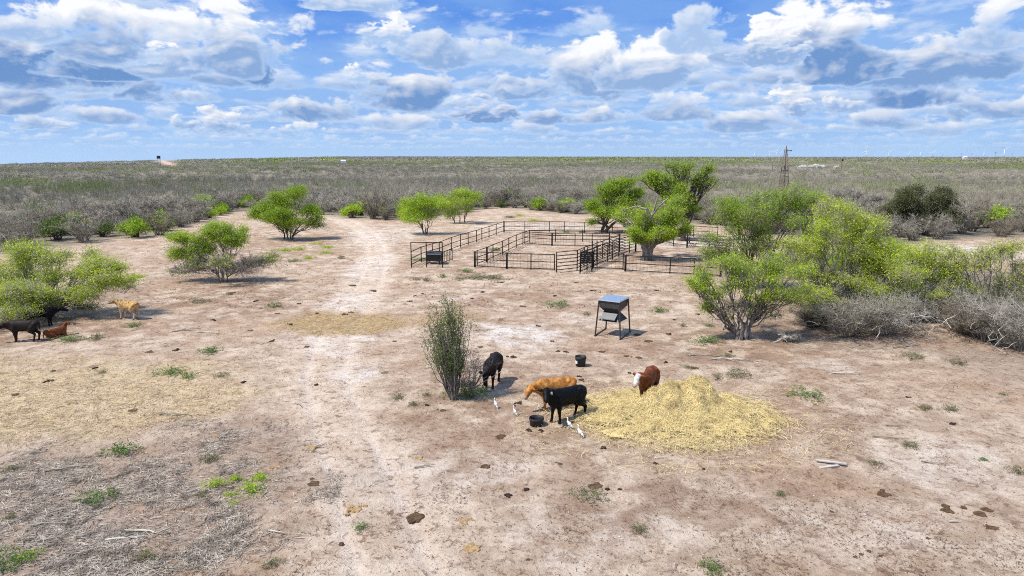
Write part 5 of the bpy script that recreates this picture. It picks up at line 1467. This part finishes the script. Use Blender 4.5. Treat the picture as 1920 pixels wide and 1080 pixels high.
# hunting blind on the left ridge
def blind():
    t = at_depth(297, 292, 620); gz = float(H(t.x, 620)); h = t.z - gz
    o = empty('hunting_blind', (t.x, 620, gz), .2, 'small dark box blind on legs on the left ridge above the sand track', 'hunting blind')
    for sx in (-1, 1):
        for sy in (-1, 1):
            mb = MB(); mb.tube([(sx * 1.1, sy * 1.1, -.3), (sx * .95, sy * .95, max(h - 2.6, .5))], .09, 4); mb.build('leg', MAT['old_wood'], o)
    mb = MB(); mb.box((0, 0, h - 1.35), (2.4, 2.4, 2.4)); mb.build('cabin', MAT['blind'], o)
    mb = MB(); mb.box((0, 0, h - .09), (2.7, 2.7, .10)); mb.build('roof', MAT['blind'], o)
    mb = MB(); mb.box((0, -1.21, h - 1.0), (1.3, .03, .42)); mb.build('window', MAT['eye'], o)
blind()
def rock_heap(px, py, wpx, Y0, hh, label, n, seed):
    g = seen_ground(px, py, 200, 2500); s = F / g.y; r = np.random.default_rng(seed); w = wpx / s
    mb = MB()
    for i in range(n):
        bm = bmesh.new(); bmesh.ops.create_icosphere(bm, subdivisions=2, radius=1)
        V = np.array([v.co for v in bm.verts]); T = np.array([[v.index for v in f.verts] for f in bm.faces]); bm.free()
        k = r.uniform(.7, 1.6) * hh * .5
        nn = vnoise(V[:, 0] * 1.7 + i * 9, V[:, 1] * 1.7 + V[:, 2] * 2.3, seed)
        V = V * (.7 + .6 * nn[:, None]) * np.array((1.4, 1.0, .8)) * k
        x = r.normal(0, w * .26); V += np.array((x, r.normal(0, w * .08), r.uniform(.0, .6) * hh * max(0, 1 - abs(x) / w * 2)))
        mb.add(V, None, T)
    o = mb.build('rock_pile', MAT['pale_rock'], None, False, g); props(o, label, 'rock pile')
rock_heap(1530, 314.5, 44, 500, 2.6, 'white rock pile in front of the far green trees, right of the windmill tower', 26, 3)
rock_heap(1503, 313.5, 20, 500, 2.0, 'small white rock pile just right of the windmill tower platform', 10, 4)
def shed(px, py, wpx, hpx, label):
    g = seen_ground(px, py, 300, 3000); s = F / g.y; w = wpx / s; h = hpx / s + 1.5
    o = empty('shed', g, .1, label, 'shed')
    mb = MB(); mb.box((0, 0, h * .45), (w, w * .7, h * .9)); mb.build('wall', MAT['white_metal'], o)
    mb = MB(); mb.hexa([(-w * .53, -w * .38, h * .903), (w * .53, -w * .38, h * .903), (w * .53, w * .38, h * .903), (-w * .53, w * .38, h * .903)], [(-w * .53, -.05, h * 1.2), (w * .53, -.05, h * 1.2), (w * .53, .05, h * 1.2), (-w * .53, .05, h * 1.2)]); mb.build('roof', MAT['white_metal'], o)
shed(1809, 299.5, 6.5, 3.5, 'tiny white shed far off among the utility poles')
shed(644, 305.5, 9, 2.2, 'tiny pale low shed far off above the sand road, in the green strip')
# ------------------------------------------------------------------ small things on the ground
MARKS = [('the hay pile', 1285, 800, 200), ('the near black tub', 1006, 791, 20), ('the tall black tub', 1088, 680, 16), ('the metal feeder', 1148, 625, 40), ('the slim shrub', 850, 745, 40), ('the white planks', 1555, 872, 30),
         ('the old straw patch', 150, 745, 250), ('the brown-gold patch', 640, 606, 110), ('the wood chips', 200, 950, 300), ('the thick based mesquite', 1392, 636, 60), ('the half leafless mesquite', 418, 530, 60), ('the pale tan calf', 241, 600, 30),
         ('the left cattle', 80, 635, 60), ('the corral', 1000, 505, 200), ('the grazing black cow', 923, 722, 20), ('the white faced cow', 1214, 752, 20), ('the sand mound', 1772, 628, 40), ('the road junction', 650, 900, 60), ('the right brush', 1620, 640, 120)]
USED = set()
def locate(px, py):
    """plain words for where something lies, by the nearest landmark"""
    best = min(MARKS, key=lambda m: math.hypot(max(0, abs(px - m[1]) - m[3]), (py - m[2]) * 1.6))
    n, x, y, w = best
    name = {'the road junction': 'the sand road'}.get(n, n)
    sx = px - x; sy = (py - y) * 1.6
    if math.hypot(sx, sy) < w * .8 and w > 90: return 'in ' + name if n != 'the corral' else 'by the corral', math.hypot(sx, sy)
    if abs(sx) > abs(sy) * 1.2: d = 'right of' if sx > 0 else 'left of'
    elif abs(sy) > abs(sx) * 1.8: d = 'in front of' if sy > 0 else 'behind'
    else: d = ('front right of' if sx > 0 else 'front left of') if sy > 0 else ('back right of' if sx > 0 else 'back left of')
    return d + ' ' + name, math.hypot(sx, sy)
ROWS = ('at the bottom edge', 'low in the picture', 'below the middle', 'near the middle height', 'far back')
def unique_labels(items, what):
    """items: (px, py, adjective); gives each a label of its own: landmark first, then order among those sharing it"""
    out = [None] * len(items); by = {}
    for i, (px, py, adj) in enumerate(items):
        w, d = locate(px, py); by.setdefault((adj, w), []).append((d, i))
    for (adj, w), L in by.items():
        L.sort()
        nth = ['nearest', 'second nearest', 'third nearest', 'fourth nearest', 'fifth nearest', 'sixth nearest', 'seventh nearest', 'eighth nearest', 'ninth nearest', 'tenth nearest', 'eleventh nearest', 'twelfth nearest', 'thirteenth nearest', 'fourteenth nearest', 'fifteenth nearest', 'sixteenth nearest']
        for k, (d, i) in enumerate(L):
            if len(L) == 1: out[i] = f'{adj} {what} {w}'
            else: out[i] = f'{adj} {what} {w}, ' + (nth[k] if k < len(nth) - 1 else 'farther away') + (' to it' if k < len(nth) - 1 else '')
            out[i] = ' '.join(out[i].split()[:16])
    return out

MAT['dung'] = simple_mat('cow_dung', (.060, .035, .019), (.125, .078, .042), 9, .9, .15, 0, .6)
MAT['dung_dark'] = simple_mat('fresh_dung', (.022, .013, .010), (.045, .026, .018), 9, .7, .25, 0, .6)
MAT['dung_gold'] = simple_mat('old_hay_clump', (.24, .155, .075), (.42, .29, .15), 14, .95, .1, 0, .6)
def pat_mesh(seed, r, h, rough=.35, lumps=1):
    g = np.random.default_rng(seed); V = []; Q = []; T = []; n = 26; off = 0
    for l in range(lumps):
        cx, cy = (0, 0) if l == 0 else g.normal(0, r * .85, 2); rr = r if l == 0 else r * g.uniform(.25, .6)
        a = np.arange(n) / n * 2 * math.pi
        edge = 1 + rough * (vnoise(np.cos(a) * 2.2 + seed, np.sin(a) * 2.2 + l * 5, seed) - .5) * 2
        rings = [(1.0, -.01), (.93, .55), (.7, .9), (.4, .8), (.15, 1.0)]
        for f, z in rings:
            x = cx + np.cos(a) * rr * f * edge; y = cy + np.sin(a) * rr * f * edge
            V.append(np.stack([x, y, h * z * (.6 + .8 * vnoise(x * 14, y * 14, seed)) if z > 0 else np.full(n, -.012)], 1))
        i = off + np.arange(5 * n).reshape(5, n); Q.append(np.stack([i[:-1], np.roll(i[:-1], -1, 1), np.roll(i[1:], -1, 1), i[1:]], -1).reshape(-1, 4))
        V.append(np.array([(cx, cy, h * .9)])); c = off + 5 * n
        T.append(np.stack([i[-1], np.roll(i[-1], -1), np.full(n, c)], 1)); off += 5 * n + 1
    return mesh_np('cow_pat', np.concatenate(V), np.concatenate(Q), np.concatenate(T), True)

def build_pats():
    spec = []   # px, py, width px, kind
    for px, py, w, k in ((778, 970, 34, 'd'), (953, 929, 18, 'f'), (985, 919, 14, 'f'), (1117, 911, 26, 'd'), (1140, 918, 13, 'f'), (1161, 918, 9, 'f'), (910, 875, 18, 'd'), (870, 978, 26, 'g'), (881, 1028, 40, 'g'), (668, 955, 32, 'g'), (786, 859, 24, 'g'),
        (938, 819, 22, 'd'), (992, 808, 16, 'f'), (1014, 808, 12, 'f'), (1130, 840, 18, 'f'), (972, 757, 20, 'f'), (962, 670, 16, 'f'), (1085, 706, 10, 'f'), (1090, 713, 13, 'f'), (1060, 660, 12, 'f'), (1128, 660, 14, 'd'), (1047, 659, 10, 'f'),
        (1655, 926, 26, 'd'), (1776, 958, 26, 'd'), (1838, 965, 24, 'd'), (1850, 956, 20, 'd'), (1856, 989, 20, 'd'), (1786, 796, 16, 'f'), (1629, 1034, 10, 'd'), (1615, 1040, 8, 'd'), (1651, 1043, 9, 'd'), (1604, 1045, 8, 'd'),
        (583, 840, 26, 'g'), (588, 908, 24, 'd'), (520, 875, 20, 'g'), (594, 722, 10, 'f'), (456, 717, 14, 'f'), (330, 657, 14, 'f'), (1195, 628, 14, 'd'), (1215, 640, 18, 'd'), (1255, 627, 12, 'f'), (1175, 668, 12, 'd'), (1198, 671, 14, 'd'),
        (645, 590, 14, 'f'), (660, 586, 10, 'f'), (595, 588, 12, 'f'), (545, 609, 14, 'f'), (575, 650, 10, 'd'), (900, 651, 12, 'd'), (1010, 612, 12, 'f'), (905, 548, 12, 'f'), (885, 560, 10, 'f'), (778, 555, 10, 'f'), (792, 551, 8, 'f'), (770, 565, 12, 'f'),
        (435, 550, 14, 'f'), (480, 565, 12, 'f'), (520, 588, 10, 'd'), (560, 570, 10, 'f'), (700, 545, 12, 'd'), (660, 535, 12, 'd'), (400, 600, 12, 'f'), (280, 660, 14, 'd'), (180, 690, 14, 'f'), (90, 715, 16, 'f'), (30, 740, 14, 'd'), (250, 770, 16, 'd'),
        (100, 696, 12, 'f'), (1310, 590, 10, 'f'), (1265, 600, 10, 'f'), (1170, 560, 12, 'd'), (1230, 545, 12, 'f'), (1040, 555, 12, 'f'), (980, 575, 12, 'd'), (1110, 545, 10, 'f'), (940, 530, 12, 'f'), (1080, 530, 10, 'd'), (860, 690, 12, 'd'),
        (1250, 680, 12, 'f'), (1300, 690, 14, 'd'), (1345, 712, 14, 'f'), (1180, 700, 10, 'f'), (1035, 640, 10, 'd'), (740, 640, 10, 'd'), (510, 640, 12, 'f'), (470, 620, 10, 'd'), (1050, 870, 10, 'd'), (830, 770, 12, 'd'), (800, 760, 10, 'f'),
        (1230, 870, 12, 'f'), (1700, 745, 10, 'f'), (1320, 880, 9, 'f'), (1370, 660, 12, 'f'), (1740, 1010, 8, 'd'), (1560, 960, 8, 'd'), (640, 1020, 10, 'd'), (990, 1050, 8, 'd')):
        spec.append((px, py, w, k))
    adj = {'d': 'flat brown', 'f': 'dark', 'g': 'golden crumbled'}
    labs = unique_labels([(px, py, adj[k] if w >= 11 else 'small ' + adj[k]) for px, py, w, k in spec], 'cow pat')
    for i, (px, py, w, k) in enumerate(spec):
        g = G(px, py); r = w / pxm(px, py) / 2 * (.95 if k == 'd' else .62 if k == 'f' else .6)
        me = pat_mesh(300 + i, r, min(.09, .05 + r * .12) * (.8 if k == 'f' else .45), .34 if k == 'd' else .6, 2 if k == 'd' else 4 if k == 'f' else 9)
        o = link('cow_pat', me, MAT[{'d': 'dung', 'f': 'dung_dark', 'g': 'dung_gold'}[k]], None, g); props(o, labs[i], 'cow pat', 'cow pats on the sand')
build_pats()

def build_weeds():
    protos = []
    for i in range(6):
        p = Plant(500 + i); r = p.r; n = 34
        tips = np.stack([r.normal(0, .24, n), r.normal(0, .24, n), r.uniform(.06, .34, n)], 1)
        for t in tips: p.blade((t[0] * .35, t[1] * .35, -.02), t, .006)
        p.leaves(tips, 16, .11, .085, .8, -.5); protos.append((p.wood_mesh('stem'), p.leaf_mesh('foliage')))
    mats = {}
    spec = [(189, 936, 54, 'g'), (278, 1047, 44, 'd'), (678, 992, 28, 'g'), (1199, 995, 30, 'd'), (1335, 1068, 44, 'g'), (1103, 932, 50, 'd'), (1510, 742, 50, 'g'), (1465, 930, 22, 'd'), (1324, 641, 46, 'g'), (1237, 585, 28, 'g'), (1330, 612, 16, 'g'), (1712, 670, 36, 'd'), (1795, 682, 26, 'd'), (1843, 862, 18, 'g'), (1908, 886, 30, 'd'),
        (1705, 838, 28, 'd'), (1640, 870, 26, 'd'), (1384, 706, 34, 'd'), (1345, 708, 18, 'd'), (1735, 767, 26, 'd'), (1780, 769, 28, 'd'), (393, 661, 38, 'g'), (320, 700, 48, 'g'), (355, 708, 26, 'g'), (418, 705, 24, 'd'), (440, 900, 26, 'b'), (470, 922, 40, 'b'), (405, 910, 36, 'b'), (432, 930, 22, 'b'), (436, 945, 18, 'b'), (378, 930, 22, 'd'), (484, 900, 30, 'b'),
        (230, 850, 50, 'g'), (395, 864, 36, 'd'), (510, 1060, 34, 'd'), (15, 1060, 60, 'g'), (50, 1046, 36, 'b'), (25, 880, 26, 'd'), (130, 638, 40, 'g'), (252, 612, 28, 'g'), (180, 636, 26, 'd'), (372, 567, 30, 'd'), (513, 575, 22, 'g'), (430, 552, 16, 'd'), (745, 748, 22, 'd'), (775, 760, 18, 'd'), (800, 742, 16, 'd'), (1044, 573, 40, 'g'),
        (885, 520, 60, 'd'), (920, 522, 50, 'd'), (875, 510, 26, 'g'), (800, 527, 18, 'd'), (830, 520, 16, 'g'), (780, 525, 16, 'd'), (560, 468, 22, 'b'), (580, 485, 20, 'b'), (535, 470, 34, 'b'), (615, 465, 22, 'b'), (610, 475, 26, 'b'), (595, 458, 18, 'b'), (550, 490, 20, 'g'), (1000, 414, 26, 'b'), (975, 405, 20, 'b'), (955, 408, 22, 'd'),
        (930, 470, 20, 'g'), (785, 488, 30, 'g'), (1062, 436, 16, 'g'), (1090, 436, 18, 'd'), (1280, 612, 14, 'd'), (1365, 668, 22, 'd'), (1290, 690, 18, 'd'), (720, 700, 14, 'd'), (1100, 590, 14, 'd'), (640, 485, 14, 'd'), (190, 700, 16, 'd'), (260, 520, 26, 'b'), (240, 540, 20, 'd'), (940, 600, 12, 'd'), (1880, 740, 14, 'd'), (20, 970, 24, 'd')]
    adj = {'g': 'green', 'd': 'dull dry', 'b': 'bright green'}
    labs = unique_labels([(px, py, ('small ' if w < 24 else 'low ') + adj[k]) for px, py, w, k in spec], 'weed tuft')
    for k in 'gdb':
        mats[k] = []
        for a, b in protos:
            a2, b2 = a.copy(), b.copy(); a2.materials.append(MAT['twig']); b2.materials.append(MAT[{'g': 'weed', 'd': 'weed_dull', 'b': 'leaf_mid'}[k]]); mats[k].append((a2, b2))
    for i, (px, py, w, k) in enumerate(spec):
        g = G(px, py); s = w / pxm(px, py) / .85
        o = empty('weed', g, rng.uniform(0, 6.28), labs[i], 'weed', 'weeds on the sand'); o.scale = (s, s, min(s, .9) * rng.uniform(.55, .9))
        a, b = mats[k][i % 6]; link('stem', a, None, o); link('foliage', b, None, o)
build_weeds()

def build_sticks():
    spec = [(1380, 676, 90, 4, 1, 'long bleached forked'), (1585, 702, 62, 2, 0, 'straight pale'), (1320, 668, 60, 3, 1, 'grey forked'), (797, 876, 40, -12, 0, 'dark kinked'), (1680, 800, 36, 8, 0, 'thin dark'), (1660, 822, 44, 12, 0, 'thin grey'), (1790, 980, 22, 6, 0, 'short pale'), (1750, 870, 40, 24, 0, 'thin curved'),
            (1470, 640, 60, -20, 1, 'bleached branching'), (60, 640, 40, 10, 0, 'pale'), (420, 818, 30, -60, 0, 'short pale'), (330, 780, 70, 8, 0, 'long grey'), (280, 1000, 100, 6, 1, 'long bleached'), (240, 1012, 80, -8, 1, 'bleached'), (90, 985, 70, 4, 0, 'grey'), (560, 760, 30, 60, 0, 'thin'), (1240, 860, 26, -10, 0, 'thin pale'),
            (1300, 745, 34, 5, 0, 'thin pale'), (690, 405, 40, -30, 1, 'bleached'), (905, 620, 30, 5, 0, 'thin dark'), (1840, 400, 60, 10, 1, 'dead grey'), (1790, 640, 60, 16, 0, 'curved grey'), (1700, 650, 60, -14, 0, 'grey curved'), (600, 410, 40, 6, 0, 'dark fallen'), (350, 620, 50, -6, 1, 'grey'), (390, 625, 50, 12, 0, 'pale grey'), (130, 880, 80, -14, 0, 'grey'), (520, 1000, 40, 30, 0, 'thin pale')]
    labs = unique_labels([(s[0], s[1], s[5]) for s in spec], 'fallen branch')
    for i, (px, py, w, ang, fk, adj) in enumerate(spec):
        g = G(px, py); s = pxm(px, py); L = w / s; p = Plant(700 + i); r = p.r
        d = G(px + 10 * math.cos(R(ang)), py + 10 * math.sin(R(ang)) * .4) - g; d.z = 0; d.normalize(); d = np.array(d)
        rad = .018 + .012 * min(L, 2)
        pale = 'pale' in adj or 'bleached' in adj
        P = p.branch(-d * L / 2 + (0, 0, .03), d * L / 2 + (0, 0, .05), rad, rad * .4, .02, .08, 7, 6, .9 if pale else .3)
        if fk:
            for k in range(5):
                q = P[r.integers(2, 6)]; e = d * r.uniform(.2, .5) * L * .5 + np.array((-d[1], d[0], 0)) * r.uniform(-.35, .35) * L * .5 + np.array((0, 0, r.uniform(0, .12)))
                p.branch(q, q + e, rad * .5, rad * .2, 0, .15, 4, 5, .9 if pale else .3)
        o = link('fallen_branch', p.wood_mesh('fallen_branch'), MAT['twig_pale' if pale else 'twig'], None, g); props(o, labs[i], 'branch')
    # crossed white planks
    MAT['white_board'] = simple_mat('whitewashed_board', (.52, .475, .42), (.40, .36, .31), 5, .8, .2)
    for px, py, w, ang, z, lab in ((1558, 870, 52, 9, .075, 'upper white board of the crossed pair on the sand'), (1555, 876, 40, -4, .025, 'lower white board of the crossed pair on the sand')):
        g = G(px, py); s = pxm(px, py); e = G(px + 10 * math.cos(R(ang)), py + 10 * math.sin(R(ang)) * 1.0) - g
        mb = MB(); mb.box((0, 0, z), (w / s, .11, .035)); o = mb.build('plank', MAT['white_board'], None, False, g, math.atan2(e.y, e.x)); props(o, lab, 'plank')
build_sticks()

def litter(name, label, n, region, length, width, mat, seed, flatness=.15, dens=None, lift=.008, tintm=.5):
    """slivers of wood or straw lying on the ground: one uncountable mass"""
    r = np.random.default_rng(seed); x0, x1, y0, y1 = region
    px = r.uniform(x0, x1, n); py = y0 + (y1 - y0) * r.uniform(0, 1, n) ** 1.0
    d = np.stack([(px - 960) / F, np.ones(n), (540 - py) / F]); c, s = math.cos(PITCH), math.sin(PITCH)
    dy = c + d[2] * s; dz = -s + d[2] * c; t = CAMH / -dz; x = d[0] * t; y = dy * t
    k = r.uniform(size=n) < dens(x, y); x, y = x[k], y[k]; m = len(x)
    P = np.stack([x, y, H(x, y) + lift + r.uniform(0, .03, m)], 1)
    a = r.uniform(0, 6.283, m) * .6 + vnoise(x / 1.2, y / 1.2, seed) * 5; L = length * r.uniform(.35, 1.6, m) ** 1.5
    D = np.stack([np.cos(a), np.sin(a), r.normal(0, flatness, m)], 1) * (L / 2)[:, None]
    u = np.cross(D, np.stack([np.zeros(m), np.zeros(m), np.ones(m)], 1)); u /= np.linalg.norm(u, axis=1, keepdims=True) + 1e-9
    w = width * r.uniform(.5, 1.5, (m, 1)); B = P + u * (r.normal(0, .12, m) * L)[:, None]; up = np.array((0, 0, 1.)) * w
    # each sliver is a thin roof-shaped stick: two long faces meeting at a ridge
    V = np.stack([P - D - u * w * .5, P - D + u * w * .5, B - u * w, B + u * w, B + up, P + D], 1).reshape(-1, 3)
    b = np.arange(m) * 6
    T = np.concatenate([np.stack([b, b + 4, b + 2], 1), np.stack([b + 1, b + 3, b + 4], 1), np.stack([b, b + 1, b + 4], 1), np.stack([b + 2, b + 4, b + 5], 1), np.stack([b + 4, b + 3, b + 5], 1)])
    tt = np.clip(r.normal(tintm, .28, m), 0, 1)
    o = link(name, mesh_np(name, V, None, T, False, fattr={'tint': np.tile(tt, 5)}), mat); props(o, label, 'ground litter', kind='stuff')

def stones(name, label, n, region, size, mat, seed, dens):
    r = np.random.default_rng(seed); x0, x1, y0, y1 = region
    px = r.uniform(x0, x1, n); py = r.uniform(y0, y1, n)
    c, s = math.cos(PITCH), math.sin(PITCH); d2 = (540 - py) / F; dy = c + d2 * s; dz = -s + d2 * c; t = CAMH / -dz
    x = (px - 960) / F * t; y = dy * t
    k = r.uniform(size=n) < dens(x, y); x, y = x[k], y[k]; m = len(x)
    bm = bmesh.new(); bmesh.ops.create_icosphere(bm, subdivisions=1, radius=1); V0 = np.array([v.co for v in bm.verts]); T0 = np.array([[v.index for v in f.verts] for f in bm.faces]); bm.free()
    sz = size * r.uniform(.3, 1, m) ** 2 * 2.0
    A = V0[None] * (1 + r.normal(0, .22, (m, len(V0), 1))) * np.stack([r.uniform(.7, 1.6, m), r.uniform(.7, 1.4, m), r.uniform(.35, .8, m)], 1)[:, None] * sz[:, None, None]
    A += np.stack([x, y, H(x, y) + sz * .15], 1)[:, None]
    T = (T0[None] + (np.arange(m) * len(V0))[:, None, None]).reshape(-1, 3)
    o = link(name, mesh_np(name, A.reshape(-1, 3), None, T, False, fattr={'tint': np.repeat(r.uniform(0, 1, m), len(T0))}), mat); props(o, label, 'ground litter', kind='stuff')

def build_litter():
    MAT['chip'] = bark_mat('pale_wood_chip', (.33, .27, .21), (.66, .58, .48), 2.)
    MAT['clod'] = simple_mat('soil_clod', (.13, .078, .045), (.22, .14, .085), 9, .95, .1)
    MAT['litter_brown'] = bark_mat('brown_litter', (.17, .105, .065), (.36, .25, .165), 2.)
    MAT['old_straw'] = bark_mat('old_straw', (.50, .37, .19), (.84, .68, .43), 2.)
    mul = lambda x, y: np.clip(ground_masks(x, y)['mulch'] * (.12 + 1.1 * sstep(.42, .66, fbm(x / 1.1, y / 1.1, 140, 3))), 0, 1)
    litter('wood_litter', 'grey wood chips and twigs strewn over the sand at lower left', 30000, (-60, 640, 770, 1100), .25, .0085, MAT['chip'], 801, .15, mul, tintm=.6)
    litter('wood_litter', 'dark twigs strewn between the pale chips at lower left', 7000, (-60, 640, 770, 1100), .28, .009, MAT['twig_brown'], 802, .2, mul, tintm=.3)
    g = ground_masks
    litter('straw_litter', 'old trampled straw scattered on the sand at left', 16000, (-60, 460, 660, 840), .16, .008, MAT['old_straw'], 803, .1, lambda x, y: np.clip(g(x, y)['straw'] * 1.0, 0, 1))
    litter('straw_litter', 'brown-gold hay crumbs on the sand road', 7000, (500, 900, 575, 640), .16, .009, MAT['old_straw'], 804, .1, lambda x, y: np.clip(g(x, y)['gold'], 0, 1), tintm=.15)
    any_ = lambda x, y: np.clip(sstep(.46, .66, fbm(x / 1.6, y / 1.6, 141, 3)), .06, 1) * (1 - ground_masks(x, y)['floor']) * (1 - .8 * ground_masks(x, y)['road'])
    litter('twig_litter', 'small brown twigs and dead grass bits all over the sand', 40000, (-60, 1980, 560, 1100), .085, .007, MAT['litter_brown'], 805, .25, any_, tintm=.25)
    litter('twig_litter', 'small brown twigs and crumbs over the far half of the sand', 12000, (-60, 1980, 410, 580), .22, .022, MAT['litter_brown'], 806, .3, any_, tintm=.2)
    litter('twig_litter', 'pale twigs fallen around the right thicket', 5000, (1240, 1980, 560, 760), .26, .011, MAT['twig_pale'], 807, .2, lambda x, y: np.clip(.12 + ground_masks(x, y)['litter'], 0, .8))
    stones('pebbles', 'white limestone pebbles scattered over the sand', 3200, (-60, 1980, 520, 1100), .017, MAT['pale_rock'], 808, lambda x, y: .25 + .7 * sstep(.5, .7, fbm(x / 3, y / 3, 142, 3)))
    stones('dirt_crumbs', 'dark crumbs of dung and soil scattered over the sand', 9000, (-60, 1980, 470, 1100), .013, MAT['clod'], 809, lambda x, y: np.clip(sstep(.44, .68, fbm(x / 2.2, y / 2.2, 143, 3)), .05, 1))
build_litter()

# ------------------------------------------------------------------ the air that greys far things
def build_haze():
    m = bpy.data.materials.new('haze_air'); m.use_nodes = True; m.node_tree.nodes.clear()
    o = m.node_tree.nodes.new('ShaderNodeOutputMaterial'); v = m.node_tree.nodes.new('ShaderNodeVolumePrincipled')
    v.inputs['Color'].default_value = (.80, .88, 1.0, 1); v.inputs['Density'].default_value = HAZE_DENSITY; v.inputs['Anisotropy'].default_value = .2
    m.node_tree.links.new(v.outputs[0], o.inputs['Volume'])
    mb = MB(); lo, hi = -190., 150.
    mb.box((0, 0, (lo + hi) / 2), (20800, 20800, hi - lo))
    h = mb.build('haze', m); props(h, 'thin pale air over the whole ranch', 'haze', kind='stuff')
HAZE_DENSITY = 3.5e-5
build_haze()
